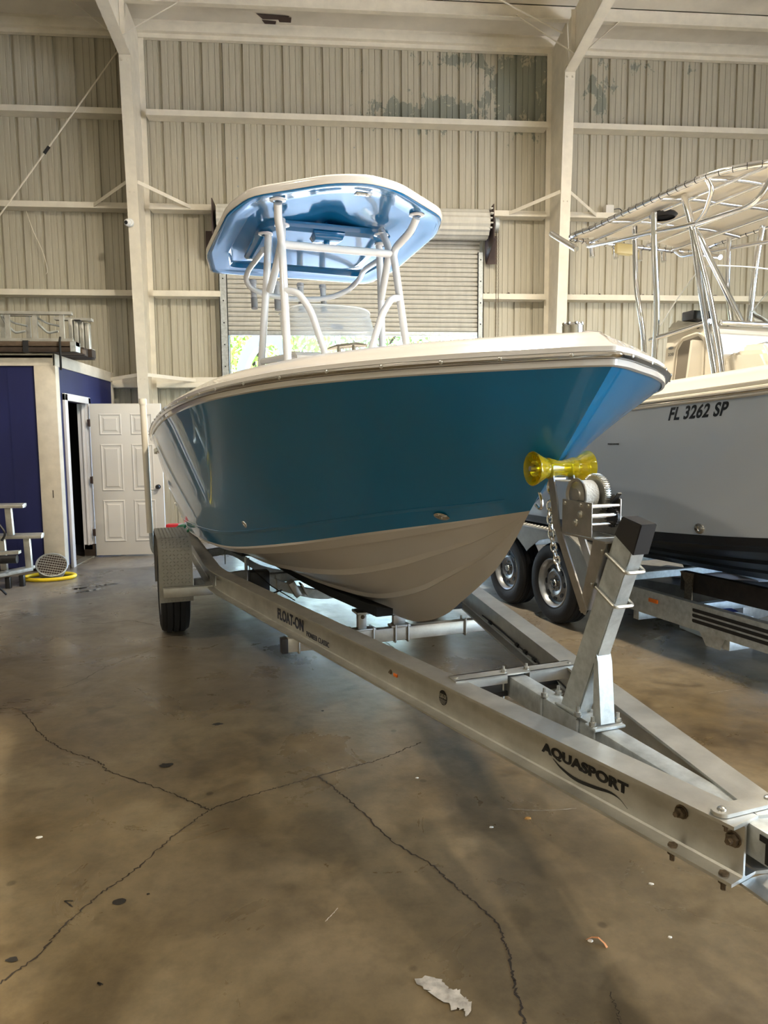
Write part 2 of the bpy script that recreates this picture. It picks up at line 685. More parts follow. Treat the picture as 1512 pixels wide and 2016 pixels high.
# inverse camera: pixel of the photograph to a point on the floor (used only for floor marks)
def flo(px, py, z=0):
    d = fw + rt2 * ((px - 756) / FPX) - up2 * ((py - 1008) / FPX)
    t = (z - H) / d.z
    return (d.x * t, d.y * t)
crackm = mat('crack_grime', (.035, .025, .016), .8)
lightm = mat('pale_scuff', (.42, .38, .32), .6, nscale=30, namt=.4)
stainm = mat('black_spot_stain', (.02, .016, .012), .6)
b = B()
for pts, wd in (([(0, 1395), (40, 1398), (75, 1440), (98, 1460), (130, 1478), (170, 1490), (200, 1505), (216, 1520), (300, 1548), (350, 1567), (385, 1583), (412, 1595)], .009),
                ([(412, 1595), (375, 1622), (325, 1660), (270, 1710), (220, 1745), (180, 1775), (120, 1830), (75, 1880), (0, 1937)], .008),
                ([(412, 1595), (460, 1577), (530, 1555), (560, 1547), (625, 1529), (700, 1508), (745, 1496), (790, 1478), (830, 1461)], .009),
                ([(628, 1530), (655, 1550), (685, 1575), (720, 1605), (770, 1655), (845, 1700), (885, 1735), (925, 1770), (975, 1815), (990, 1850), (1005, 1890), (1012, 1940), (1025, 1985), (1036, 2030)], .009),
                ([(745, 1255), (775, 1275), (805, 1300), (835, 1325), (866, 1340)], .008),
                ([(140, 1222), (200, 1228), (255, 1222), (310, 1232)], .006),
                ([(90, 1362), (150, 1345), (200, 1318), (250, 1297), (310, 1276)], .004),
                ([(1200, 1956), (1215, 1990), (1222, 2020)], .003),
                ([(470, 1152), (500, 1190), (560, 1215)], .006)):
    b.grid(ribbon([flo(*p) for p in pts], wd))
obj('crack', b, crackm, fl, smooth=False, fix=False)
b = B()
zc_ = [0.0016]
def blotch(cx, cy, rx, ry, a=0, k=14, j=.25):
    zc_[0] += .00015
    x, y = flo(cx, cy)
    P = []
    for i in range(k):
        t = 2 * PI * i / k
        f = 1 + random.uniform(-j, j)
        u, v_ = rx * f * math.cos(t), ry * f * math.sin(t)
        P.append((x + u * math.cos(a) - v_ * math.sin(a), y + u * math.sin(a) + v_ * math.cos(a), zc_[0]))
    b.face(P)
blotch(235, 1776, .022, .018, j=.08)
blotch(292, 1761, .006, .005)
blotch(428, 1426, .03, .016)
blotch(328, 1507, .03, .022)
blotch(635, 1400, .008, .01)
blotch(24, 1890, .018, .012)
for q in (((127, 1774), (143, 1786)), ((127, 1774), (144, 1774)), ((192, 1935), (203, 1939)), ((192, 1935), (198, 1941))):
    b.grid(ribbon([flo(*q[0]), flo((q[0][0] + q[1][0]) / 2, (q[0][1] + q[1][1]) / 2), flo(*q[1])], .007, .0014, .0005))
obj('stain_spot', b, stainm, fl, smooth=False, fix=False)
b = B()
for i in range(26):
    t = i / 25
    blotch(848 + 75 * t + random.uniform(-8, 8), 1938 + 55 * t + random.uniform(-9, 7), .03 * (1.15 - t), .018, R(-35), 9, .5)
for q in (((150, 1168), (205, 1158)), ((185, 1155), (240, 1147)), ((145, 1160), (170, 1157))):
    b.grid(ribbon([flo(*q[0]), flo((q[0][0] + q[1][0]) / 2, (q[0][1] + q[1][1]) / 2), flo(*q[1])], .09, .0014, .02))
for q in (((1000, 1593), (1070, 1596), (1135, 1592)), ((640, 1815), (655, 1800), (665, 1788)), ((1395, 1365), (1430, 1360), (1460, 1357))):
    b.grid(ribbon([flo(*p) for p in q], .004, .0014, .001))
obj('pale_scuff_mark', b, lightm, fl, smooth=False, fix=False)

# corrugated back wall, built as a folded sheet with the door opening left out
PIT = .293
def prof(x0, x1):
    pts = [(x0, YW)]
    k = math.floor((x0 + 4.277) / PIT) - 1
    while True:
        c = -4.277 + k * PIT
        k += 1
        if c > x1 + .1:
            break
        for dx, dy in ((-.030, 0), (-.024, .036), (.020, .036), (.027, 0), (.100, 0), (.104, .009), (.118, .009), (.122, 0), (.188, 0), (.192, .009), (.206, .009), (.210, 0)):
            x = c + dx
            if x0 < x < x1:
                pts.append((x, YW + dy))
    pts.append((x1, YW))
    return pts
OX0, OX1, OZ = -1.33, 2.44, 4.45
b = B()
def sheet(x0, x1, z0, z1, nz=1):
    P = prof(x0, x1)
    for k in range(nz):
        za, zb = z0 + (z1 - z0) * k / nz, z0 + (z1 - z0) * (k + 1) / nz
        b.grid([[(x, y, za) for x, y in P], [(x, y, zb) for x, y in P]])
sheet(X0, OX0, 0, 7.6)
sheet(OX1, X1, 0, 7.6)
sheet(OX0, OX1, OZ, 7.6)
wb = struct('wall_back', b, wallm, origin=(0, YW, 0), smooth=False, fix=False)
# daylight through screw holes, put in as small near-white discs on the sheet
b = B()
for px, z in ((.05, 6.0), (-.53, 5.95), (.59, 5.9), (-1.15, 5.7), (-1.15, 5.3), (.05, 5.3)):
    b.cyl((px, YW - .002, z), (px, YW - .006, z), .012, 8)
obj('daylight_pinhole_disc', b, mat('pinhole_daylight_white', (.9, .92, .95), .15, metal=.6), wb)
b = B()
b.box(X0 - .1, X0, Y0, YW, 0, 9.6)
struct('wall_left', b, wallm)
b = B()
b.box(X1, X1 + .1, 3.4, YW, 0, 9.6)
b.box(X1, X1 + .1, Y0, -6.0, 0, 9.6)
b.box(X1, X1 + .1, -6.0, 3.4, 5.0, 9.6)
struct('wall_right', b, wallm)
# closed front wall behind the photographer; the open bay is in the right wall
b = B()
b.box(X0, X1, Y0 - .1, Y0, 0, 9.6)
struct('wall_front', b, wallm)
# roof
b = B()
b.hexa([(X0, Y0, roofz(Y0)), (X1, Y0, roofz(Y0)), (X1, YW + .1, roofz(YW + .1)), (X0, YW + .1, roofz(YW + .1)),
        (X0, Y0, roofz(Y0) + .1), (X1, Y0, roofz(Y0) + .1), (X1, YW + .1, roofz(YW + .1) + .1), (X0, YW + .1, roofz(YW + .1) + .1)])
ceil = struct('ceiling', b, ceilm)
b = B()
for (x, y, wx, wy) in ((-.55, 10.85, .22, .09), (-.4, 10.9, .1, .12), (-.62, 10.95, .1, .06)):
    z = roofz(y) - .004
    b.face([(x - wx + random.uniform(-.03, .03), y - wy, z), (x + wx, y - wy * .7, z), (x + wx * .8, y + wy, z), (x - wx * .7, y + wy * .6, z)])
obj('torn_facing_patch', b, brownst, ceil, smooth=False, fix=False)
# eave strut
ntrim = [0]
def trim(b, m=None, **k):
    ntrim[0] += 1
    return struct('trim_%d' % ntrim[0], b, m or steelw, **k)
b = B()
b.box(X0, X1, 10.95, 11.09, 7.36, 7.47, .006)
b.box(X0, X1, 11.02, 11.09, 7.30, 7.362)
trim(b)
b = B()
b.box(X0, X1, 10.99, 11.06, 7.462, 7.54)
trim(b)
# purlins (Z sections)
for y in (10.35, 8.9, 7.4, 5.9, 4.4, 2.9):
    b = B()
    z = roofz(y)
    b.box(X0, X1, y, y + .012, z - .21, z - .001)
    b.box(X0, X1, y - .07, y + .012, z - .222, z - .21)
    b.box(X0, X1, y, y + .08, z - .014, z - .002)
    trim(b)
# girts
CL, CR_ = -2.505, 3.60
def girt(x0, x1, z, low=False):
    b = B()
    b.box(x0, x1, 10.90, 11.095, z - .052, z - .040)
    b.box(x0, x1, 10.895, 10.905, z - .052, z + .030)
    b.box(x0, x1, 10.905, 10.925, z + .022, z + .030)
    trim(b)
segs = ((X0, CL - .1), (CL + .1, CR_ - .1), (CR_ + .1, X1))
for z in (6.24, 4.94):
    for a, c in segs:
        girt(a, c, z)
girt(X0, CL - .1, 3.71)
girt(CL + .1, -1.43, 3.71)
girt(2.52, CR_ - .1, 3.71)
girt(CR_ + .1, X1, 3.71)
girt(X0, CL - .1, 2.45)
girt(CL + .1, -1.43, 2.45)
girt(2.52, CR_ - .1, 2.45)
girt(CR_ + .1, X1, 2.45)
def torn(x0, x1, z, hmax, m, name='torn_facing_strip', dens=.035):
    # ragged edge of torn wall facing hanging just above a girt
    b = B()
    up_, dn_ = [], []
    x = x0
    while x < x1:
        h = hmax * (random.random() ** 1.6 if random.random() < .75 else .05)
        up_.append((x, 11.084, z + h + .004))
        dn_.append((x + random.uniform(-.01, .01), 11.084, z))
        x += dens * random.uniform(.5, 1.5)
    b.grid([dn_, up_])
    obj(name, b, m, wb, smooth=False, fix=False)
for x0, x1 in ((2.56, 3.45), (3.75, 4.62), (4.95, 5.35), (5.7, 6.6)):
    torn(x0, x1, 3.745, .055, brownst)
for x0, x1 in ((1.4, 2.3), (-4.6, -4.2), (-1.6, -1.45)):
    torn(x0, x1, 4.972, .035, brownst)
for x0, x1 in ((-4.2, -3.9), (-3.6, -3.4), (-2.3, -2.1)):
    torn(x0, x1, 3.742, .03, brownst)
for x0, x1 in ((-3.04, CL - .1), (CL + .1, -1.43)):   # heavier base channel below the lowest girt line
    b = B()
    b.box(x0, x1, 10.88, 11.09, 2.33, 2.40, .004)
    trim(b)

# columns: tapered I-sections with haunch and rafter
def flange(z):
    return 10.62 - .056 * z
def column(xc, label):
    t = thing('steel_column', label, 'column', (xc, 10.9, 0))
    b = B()
    for s in (-1, 1):   # not used for web
        pass
    b.hexa([(xc - .075, flange(0) - .012, 0), (xc + .075, flange(0) - .012, 0), (xc + .075, flange(0), 0), (xc - .075, flange(0), 0),
            (xc - .075, flange(6.66) - .012, 6.66), (xc + .075, flange(6.66) - .012, 6.66), (xc + .075, flange(6.66), 6.66), (xc - .075, flange(6.66), 6.66)])
    obj('front_flange', b, steelw, t)
    b = B()
    b.box(xc - .075, xc + .075, 11.04, 11.052, 0, 7.36)
    obj('back_flange', b, steelw, t)
    b = B()
    P = [(xc - .004, flange(0), 0), (xc - .004, 11.04, 0), (xc - .004, 11.04, 7.36), (xc - .004, 10.4, 7.42), (xc - .004, flange(6.66), 6.66)]
    b.prism(P, (.008, 0, 0))
    obj('web', b, steelw, t)
    b = B()
    for z in (6.72, 6.60):
        for dx in (-.04, .04):
            b.bolt((xc + dx, flange(z) - .013, z), (0, -1, 0), .012, .014, .002)
    for z in (4.94, 2.42):
        for dx in (-.03, .03):
            b.bolt((xc + dx, flange(z) - .013, z), (0, -1, 0), .009, .008, .001)
    obj('flange_bolts', b, steelw, t)
    for z in (4.94, 2.45):
        for s in (-1, 1):
            b = B()
            b.bar((xc + s * .07, flange(z) + .02, z + .14 if z > 4 else z + .03), (xc + s * .72, 10.93, z - .02), .05, .006, side=(0, 0, 1))
            obj('flange_brace', b, steelw, t)
    return t
def rafter(xc, label):
    t = thing('steel_rafter', label, 'rafter', (xc, 10.25, 6.66))
    b = B()
    k = .11
    y0, y1 = 10.24, Y0
    z0, z1 = 6.66, 6.66 + k * (y0 - y1)
    ye = 6.0
    z0b = 6.66 + .33
    # haunched first length then long rafter
    P = [(10.26, 6.66), (8.0, 6.93), (4.0, 7.33), (Y0, 8.63)]
    rows = []
    for y, z in P:
        rows.append([(xc - .075, y, z), (xc + .075, y, z)])
    b.grid(rows)
    b.grid([[(q[0], q[1] + .002, q[2] + .012) for q in r] for r in rows])
    obj('bottom_flange', b, steelw, t)
    b = B()
    P2 = [(xc - .004, y, z + .012) for y, z in P] + [(xc - .004, y, roofz(y) - .225) for y in (Y0, 4.0, 10.33)]
    b.prism(P2, (.008, 0, 0))
    obj('web', b, steelw, t)
    for s in (-1, 1):
        b = B()
        b.bar((xc + s * .06, 9.92, 6.74), (xc + s * .75, 10.33, 7.42), .05, .006)
        obj('flange_brace', b, steelw, t)
    b = B()
    b.box(xc - .07, xc - .01, 10.02, 10.034, 6.72, 7.36)
    b.box(xc + .01, xc + .07, 10.02, 10.034, 6.72, 7.36)
    obj('stiffener_plate', b, steelw, t)
    return t
column(CL, 'left cream steel column with a small dome camera, behind the open white door')
column(CR_, 'right cream steel column beside the roll-up door, between the two boats')
rafter(CL, 'cream steel rafter rising from the left column with the dome camera')
rafter(CR_, 'cream steel rafter rising from the right column between the two boats')

# brace rods
def rod(p0, p1, label, tb=None):
    t = thing('brace_rod', label, 'brace rod', p0)
    b = B()
    b.tube([p0, p1], .011, 8)
    obj('rod', b, steelw, t)
    if tb:
        p = V(p0).lerp(V(p1), tb)
        d = (V(p1) - V(p0)).normalized()
        b = B()
        b.tube([p - d * .06, p + d * .06], .022, 8)
        obj('turnbuckle', b, blackpl, t)
rod((-4.9, 10.8, 4.15), (-2.72, 10.8, 7.0), 'thin diagonal steel brace rod with turnbuckle on wall left of left column', .52)
rod((-2.4, 10.1, 7.32), (.2, 8.0, 7.7), 'thin brace rod under the roof beside the left rafter')
rod((3.5, 10.3, 7.2), (1.2, 9.4, 7.6), 'thin brace rod under the roof left of the right rafter')
# loose wire
b = B()
b.tube(cr([(-4.18, 11.04, 4.87), (-4.1, 11.03, 4.6), (-3.98, 11.03, 4.3), (-3.93, 11.03, 4.05), (-3.95, 11.03, 3.98)], 6), .006, 6)
obj('loose_wire', b, steelw, label='thin loose cable hanging on the sheet wall under the left diagonal rod', cat='cable')

# security camera on left column
t = thing('security_camera', 'small white dome security camera fixed on left steel column', 'security camera', (-2.56, flange(4.53) - .02, 4.53))
fy = flange(4.53) - .012
b = B()
b.lathe([(0, 0), (.055, 0), (.058, .02), (.05, .04), (0, .045)], (-2.555, fy, 4.53), (0, -1, 0), 20)
obj('mount', b, tape, t)
b = B()
b.lathe([(.001, .085)] + [(.05 * math.sin(a), .04 + .05 * math.cos(a)) for a in [R(x) for x in range(15, 150, 15)]], (-2.565, fy, 4.53), (-.3, -1, -.2), 20)
obj('body', b, tape, t)
b = B()
b.lathe([(0, .096), (.022, .094), (.026, .082), (.026, .06), (0, .06)], (-2.565, fy, 4.53), (-.3, -1, -.2), 16)
obj('lens', b, blackpl, t)
# junction box
t = thing('junction_box', 'small pale junction box with cable above girt behind the right boat top', 'junction box', (4.52, 11.0, 4.98))
b = B()
b.box(4.46, 4.59, 10.96, 11.09, 4.98, 5.11, .01)
obj('box', b, doorw, t)
b = B()
b.tube(cr([(4.59, 11.0, 5.05), (4.7, 11.0, 5.06), (4.76, 11.0, 4.98), (4.8, 11.0, 4.96)], 6), .008, 6)
obj('cable', b, blackpl, t)

# roll-up door
t = thing('roll_up_door', 'partly raised slatted steel roll-up door in the back wall', 'roll-up door', (.55, 10.95, 0))
b = B()
z = 3.16
rows = []
n = 0
while z < 4.75:
    for dz, dy in ((0, 0), (.003, .030), (.016, .030), (.020, 0), (.045, -.012)):
        rows.append(z + dz)
        rows[-1] = [(OX0 - .03, 10.93 + dy, z + dz), (OX1 + .03, 10.93 + dy, z + dz)]
        n += 1
    z += .068
b.grid(rows)
obj('slat_curtain', b, curt, t, fix=False, sharp=20)
b = B()
b.box(OX0 - .03, OX1 + .03, 10.905, 10.955, 3.10, 3.165, .004)
obj('bottom_bar', b, galv, t)
b = B()
pr = []
for k in range(33):
    a = 2 * PI * k / 32
    pr.append((a, .205 + (.012 if k % 2 else -.004)))
rows = []
for x in (OX0 - .08, OX1 + .10):
    rows.append([(x, 10.72 + r * math.cos(a), 4.70 + r * math.sin(a)) for a, r in pr])
b.grid(rows)
for x in (OX0 - .08, OX1 + .10):
    b.face([(x, 10.72 + .19 * math.cos(a), 4.70 + .19 * math.sin(a)) for a, r in pr[:-1]])
obj('door_coil', b, curt, t, sharp=15)
b = B()
for k in range(5):
    zz = 4.60 + k * .065
    b.box(OX1 + .085 + .012 * (k % 2), OX1 + .13 + .012 * (k % 2), 10.52 - .01 * k, 10.56, zz, zz + .02, .003)
obj('slat_end_clip', b, curt, t)
for x0, x1, lb in ((OX0 - .12, OX0, 0), (OX1, OX1 + .09, 1)):
    b = B()
    b.box(x0, x1, 10.90, 10.912, 0, 4.35)
    b.box(x0, x0 + .012, 10.90, 11.09, 0, 4.35)
    b.box(x1 - .012, x1, 10.90, 10.93, 0, 4.35)
    g = obj('guide_rail', b, galv, t)
    b = B()
    zz = .4
    while zz < 4.3:
        b.cyl(((x0 + x1) / 2, 10.898, zz), ((x0 + x1) / 2, 10.894, zz), .011, 10)
        zz += .32
    obj('bolt_hole', b, blackpl, g)
for x, s in ((OX0 - .13, -1), (OX1 + .15, 1)):
    b = B()
    b.prism([(x, 10.5, 4.45), (x, 11.0, 4.2), (x, 11.08, 4.3), (x, 11.08, 4.95), (x, 10.55, 4.95)], (.012 * s, 0, 0))
    b.box(x, x + .17 * s, 10.99, 11.0, 4.2, 4.62)
    obj('coil_bracket', b, brownst, t)
b = B()
b.cyl((OX1 + .2, 10.72, 4.70), (OX1 + .26, 10.72, 4.70), .11, 20)
obj('chain_wheel', b, galv, t)
b = B()
for dx in (0, .035):
    z = 4.68
    k = 0
    while z > 1.0:
        c = V((OX1 + .225 + dx, 10.66, z))
        u = V((1, 0, 0)) if k % 2 else V((0, 1, 0))
        b.tube([c + u * (.0075 * math.cos(a)) + UPV * (.015 * math.sin(a)) for a in [2 * PI * q / 6 for q in range(6)]], .0032, 3, closed=True)
        z -= .027
        k += 1
obj('hand_chain', b, brown, t)
# header flashing
b = B()
b.box(OX0 - .2, OX1 + .1, 10.93, 10.945, 4.83, 4.888)
obj('header_flashing', b, brownst, t)

# ------------------------------------------------------------ outdoors
b = B()
b.box(-40, 40, YW + .06, 70, -.13, -.01)
b.box(X1, 60, -60, YW + .06, -.13, -.01)
b.box(-40, X1, -60, Y0, -.13, -.01)
struct('outdoor_ground', b, conc)
def tree(x, y, h, r, label, m, nl, group=None):
    t = thing('tree', label, 'tree', (x, y, 0), group=group)
    b = B()
    b.tube(cr([(x, y, 0), (x + .2, y, h * .3), (x - .1, y + .1, h * .6), (x, y, h * .9)], 5), [.16 - .13 * i / 15 for i in range(16)], 8)
    for k in range(5):
        a = k * 1.3
        b.tube([(x, y, h * (.4 + .08 * k)), (x + math.cos(a) * r * .6, y + math.sin(a) * r * .6, h * (.6 + .08 * k))], [.05, .02], 6)
    obj('trunk', b, woodd, t)
    b = B()
    for k in range(nl):
        a, u, rr = random.uniform(0, 2 * PI), random.uniform(-1, 1), random.random() ** .4 * r
        s = math.sqrt(1 - u * u)
        c = V((x + rr * s * math.cos(a), y + rr * s * math.sin(a), h * .68 + rr * u * .95))
        d = V((random.gauss(0, 1), random.gauss(0, 1), random.gauss(0, 1))).normalized()
        e = d.orthogonal().normalized()
        q = random.uniform(.09, .17)
        b.face([c - d * q, c - e * q * .4, c + d * q, c + e * q * .4])
    obj('crown', b, m, t, smooth=False, fix=False)
tree(-1.6, 18.8, 5.0, 2.1, 'leafy bright green tree outdoors behind the left end of the door opening', foliage2, 2600)
tree(1.9, 22, 5.6, 2.6, 'green tree outdoors behind the middle of the door opening', foliage, 2600)
tree(7.2, 20, 5.4, 2.5, 'green tree outdoors behind the right end of the door opening', foliage, 2200)
# blue-grey curved boat cover frame outdoors, left end of the opening
b = B()
A_ = cr([(-1.55, 13.6, 2.2), (-1.5, 13.6, 3.0), (-1.2, 13.6, 3.5), (-.75, 13.6, 3.55), (-.62, 13.6, 3.0), (-.75, 13.6, 2.2), (-1.05, 13.6, 1.5), (-1.25, 13.6, 1.0)], 6)
b.grid([[p + V((0, 0, 0)) for p in A_], [p + V((0, 2.0, 0)) for p in A_]])
b.grid([[p * 1 for p in A_], [V((p.x * .8 - .2, p.y, p.z * .93)) for p in A_]])
b.box(-1.6, -.4, 13.6, 15.6, 0, 1.05, .05)
obj('boat_cover', b, navyv, label='blue-grey curved boat cover outdoors at left end of the door opening', cat='boat cover', sharp=60)

# ------------------------------------------------------------ lamps (high bays hanging from the roof, above the frame)
for i, (x, y, z, p) in enumerate(LAMPS):
    t = thing('high_bay_lamp', 'round high bay lamp hanging from the roof', 'lamp', (x, y, z), group='high bay lamps under the roof')
    b = B()
    b.lathe([(.20, 0), (.21, .03), (.18, .12), (.07, .2), (0, .2)], (x, y, z), (0, 0, 1), 24)
    obj('shade', b, galv, t)
    b = B()
    b.tube([(x, y, z + .2), (x, y, roofz(y))], .012, 6)
    obj('stem', b, blackpl, t)
    ld = bpy.data.lights.new('lamp_light', 'AREA')
    ld.shape = 'DISK'
    ld.size = .38
    ld.energy = p
    ld.color = LAMPCOL
    ld.spread = R(180)
    lo = bpy.data.objects.new('lamp_light', ld)
    COL.objects.link(lo)
    lo.parent = t
    lo.location = (0, 0, -.01)
# ============================================================ OFFICE BOOTH (left)
t = thing('office_booth', 'navy blue office booth with white trim boards and an open white door', 'office', (-3.5, 8.6, 0))
OXR = -3.04
b = B()
b.box(-6.5, OXR - .02, 8.62, 8.70, 0.05, 2.42)
for k in range(12):
    x = -3.3 - k * .28
    b.box(x - .004, x + .004, 8.616, 8.622, .05, 2.41)
obj('front_wall', b, navy, t)
DY0, DY1, DZ = 8.93, 9.70, 2.03
b = B()
b.box(OXR - .10, OXR - .02, 8.70, DY0, .05, 2.42)
b.box(OXR - .10, OXR - .02, DY1, 11.0, 0, 2.42)
b.box(OXR - .10, OXR - .02, DY0, DY1, DZ, 2.42)
obj('side_wall', b, navy, t)
b = B()
b.box(-6.5, OXR, 8.6, 8.62, 2.41, 2.55, .004)
obj('front_fascia', b, offw, t)
b = B()
b.box(OXR - .02, OXR, 8.6, 10.95, 2.41, 2.55, .004)
obj('side_fascia', b, offw, t)
b = B()
b.box(OXR - .235, OXR - .002, 8.598, 8.618, .06, 2.41, .003)
b.box(OXR - .02, OXR + .002, 8.60, 8.72, .06, 2.41, .003)
pc = obj('corner_board', b, offw, t)
b = B()
b.box(OXR - .10, OXR - .092, 8.594, 8.599, .88, .97)
obj('scrape_mark', b, woodd, pc)
b = B()
b.box(OXR - .02, OXR, 10.86, 10.95, 0, 2.41, .003)
obj('rear_corner_board', b, offw, t)
b = B()
b.box(-6.5, OXR - .02, 8.6, 10.95, 2.50, 2.53)
obj('roof_deck', b, woodd, t)
b = B()
b.box(OXR - .24, OXR - .0, 8.61, 8.74, 0, .06)
obj('sill_plate', b, wood, t)
b = B()
b.box(OXR - .02, OXR + .015, DY0 - .09, DY0, 0, DZ + .08, .004)
b.box(OXR - .02, OXR + .015, DY1, DY1 + .08, 0.1, DZ + .08, .004)
b.box(OXR - .02, OXR + .015, DY0 - .09, DY1 + .08, DZ, DZ + .085, .004)
b.box(OXR - .13, OXR - .02, DY0, DY0 + .02, 0, DZ)
b.box(OXR - .13, OXR - .02, DY1 - .02, DY1, 0.1, DZ)
b.box(OXR - .075, OXR - .06, DY1 - .035, DY1 - .02, 0.16, DZ)
obj('door_casing', b, casw, t)
b = B()
b.box(OXR - .13, OXR + .02, DY1 - .02, DY1 + .08, 0, .17, .006)
obj('rotted_jamb_foot', b, woodd, t)
b = B()
b.box(OXR - .12, OXR - .0, DY0, DY1, 0.001, .012)
obj('threshold', b, alu, t)
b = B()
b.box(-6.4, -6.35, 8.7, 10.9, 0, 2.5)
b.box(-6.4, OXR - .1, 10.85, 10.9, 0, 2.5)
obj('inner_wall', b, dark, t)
# open door leaf with six raised panels, standing square to the booth wall
b = B()
x0, x1, y0, y1 = OXR + .035, OXR + .945, 9.655, 9.69
zb, zt = .02, 2.03
b.box(x0, x1, y0, y1, zb, zt, .002)
dr = obj('door', b, doorw, t)
WP = (x1 - x0)
for cx in (x0 + .115, x0 + .515):
    for z0, z1 in ((1.62, 1.90), (.88, 1.50), (.20, .76)):
        b = B()
        xa, xb = cx, cx + .285
        f = y0 - .0005
        rings = []
        for ins, dy in ((0, -.001), (.012, -.009), (.03, .001 - .002), (.05, -.003), (.065, -.010)):
            rings.append([(xa + ins, f + dy, z0 + ins), (xb - ins, f + dy, z0 + ins), (xb - ins, f + dy, z1 - ins), (xa + ins, f + dy, z1 - ins)])
        b.grid(rings, cv=True)
        b.face(rings[-1])
        obj('raised_panel', b, doorw, dr, smooth=False)
b = B()
b.lathe([(0, 0), (.03, 0), (.03, .008), (.012, .012), (.011, .03), (.026, .04), (.03, .055), (.022, .07), (0, .072)], (x1 - .065, y0, .93), (0, -1, 0), 20)
obj('door_knob', b, blackpl, dr)
for z in (.33, 1.03, 1.78):
    b = B()
    b.box(OXR + .0, OXR + .038, 9.648, 9.656, z - .045, z + .045, .002)
    b.cyl((OXR + .03, 9.648, z - .05), (OXR + .03, 9.648, z + .05), .007, 8)
    obj('hinge', b, brownst, dr)

# things on the booth roof ------------------------------------------------
def ladder(p0, ux, L_, wd, z, label, n=6, m=None, foot=True, dp=.07, group=None):
    # extension / step ladder lying on its long edge: rails run along ux at two heights
    m = m or alu
    t = thing('ladder', label, 'ladder', (p0[0], p0[1], z), group=group)
    ux = V(ux).normalized()
    for k in range(2):
        b = B()
        q = V((p0[0], p0[1], z + (.03 if k == 0 else wd - .03)))
        b.bar(q, q + ux * L_, dp, .022, side=V((ux.y, -ux.x, 0)))
        b.bar(q + UPV * .012, q + UPV * .012 + ux * L_, .02, .03, side=V((ux.y, -ux.x, 0)))
        r = obj('rail', b, m, t)
        if foot:
            b = B()
            b.bar(q - ux * .03, q + ux * .03, dp + .01, .034, side=V((ux.y, -ux.x, 0)))
            obj('end_cap', b, blackpl, r)
    for i in range(n):
        q = V((p0[0], p0[1], z)) + ux * (L_ * (i + .6) / n)
        b = B()
        b.bar(q + UPV * .04, q + UPV * (wd - .04), .05, .03, side=ux)
        obj('rung', b, m, t)
    return t
ladder((-5.6, 8.72), (1, .03, 0), 2.72, .37, 2.69, 'front aluminium step ladder lying on its side on the booth roof', 9)
ladder((-5.4, 8.98), (1, .02, 0), 2.05, .42, 2.66, 'rear aluminium step ladder with black end caps on the booth roof, sticking up highest', 7)
t = thing('step_ladder', 'folded aluminium step ladder with broad treads at the right end of the booth roof', 'ladder', (-3.0, 9.05, 2.66))
for k in range(4):
    b = B()
    x = -3.0 + .055 * k
    b.bar((x, 9.12 + .03 * k, 2.66), (x, 9.12 + .03 * k, 3.02 - .01 * k), .045, .09, side=(1, 0, 0), bev=.003)
    obj('tread', b, alu, t)
b = B()
b.bar((-3.2, 9.15, 3.03), (-2.76, 9.15, 3.02), .1, .03, side=(0, 1, 0))
obj('rail', b, alu, t)
b = B()
b.bar((-3.2, 9.15, 2.655), (-2.76, 9.15, 2.655), .1, .02, side=(0, 1, 0))
obj('rail', b, alu, t)
b = B()
b.box(-2.95, -2.88, 9.06, 9.1, 2.995, 3.01)
obj('end_cap', b, blackpl, t)
for i, x in enumerate((-3.62, -3.25)):
    t = thing('ladder_hook', ('left' if i == 0 else 'right') + ' grey bent stabiliser arm among the ladders on the booth roof', 'ladder bracket', (x, 8.9, 2.85))
    b = B()
    b.tube(rnd([(x - .1, 8.86, 3.04), (x - .04, 8.86, 2.92), (x + .06, 8.86, 2.82), (x + .18, 8.86, 2.84)], .03), .014, 8)
    b.tube(rnd([(x - .06, 8.86, 3.0), (x + .06, 8.86, 2.93), (x + .2, 8.86, 2.9)], .03), .011, 8)
    obj('arm', b, galv, t)
# plank bundle
for i, (y, z, dx, m_) in enumerate(((8.66, 2.60, 0, wood), (8.78, 2.60, -.04, wood), (8.90, 2.60, .02, wood), (8.70, 2.645, -.05, woodd), (8.86, 2.645, -.1, wood))):
    pass
t = thing('plank_bundle', 'bundle of dark weathered timber planks under the ladders on booth roof', 'planks', (-4.2, 8.75, 2.56))
for y, z, x1, m_ in ((8.50, 2.555, -2.78, woodd), (8.66, 2.555, -2.74, wood), (8.50, 2.62, -2.76, wood), (8.66, 2.62, -2.80, woodd)):
    b = B()
    b.box(-6.2, x1, y, y + .14, z, z + .055, .004)
    obj('plank', b, m_, t)
for y, x1 in ((8.84, -2.78), (9.01, -2.74), (9.18, -2.8)):
    b = B()
    b.box(-6.2, x1, y, y + .15, 2.555, 2.652, .004)
    obj('plank', b, woodd, t)
b = B()
b.box(-3.34, -3.28, 8.49, 8.81, 2.55, 2.682)
obj('band', b, blackpl, t)
b = B()
b.box(-2.82, -2.76, 8.492, 8.65, 2.56, 2.67)
obj('end_bracket', b, galv, t)
b = B()
b.tube([(-2.935, 8.52, 2.72), (-2.93, 8.485, 2.68), (-2.93, 8.483, 2.55), (-2.955, 8.55, 2.36)], .014, 6)
obj('strap', b, blk, label='black strap hanging down over the booth fascia from the planks', cat='strap')
b = B()
b.bar((-3.79, 8.6, 3.0), (-3.80, 8.62, 2.7), .035, .02, side=(1, 0, 0))
obj('strap', b, blk, label='short black strap hanging inside the ladders at left edge of booth roof', cat='strap')

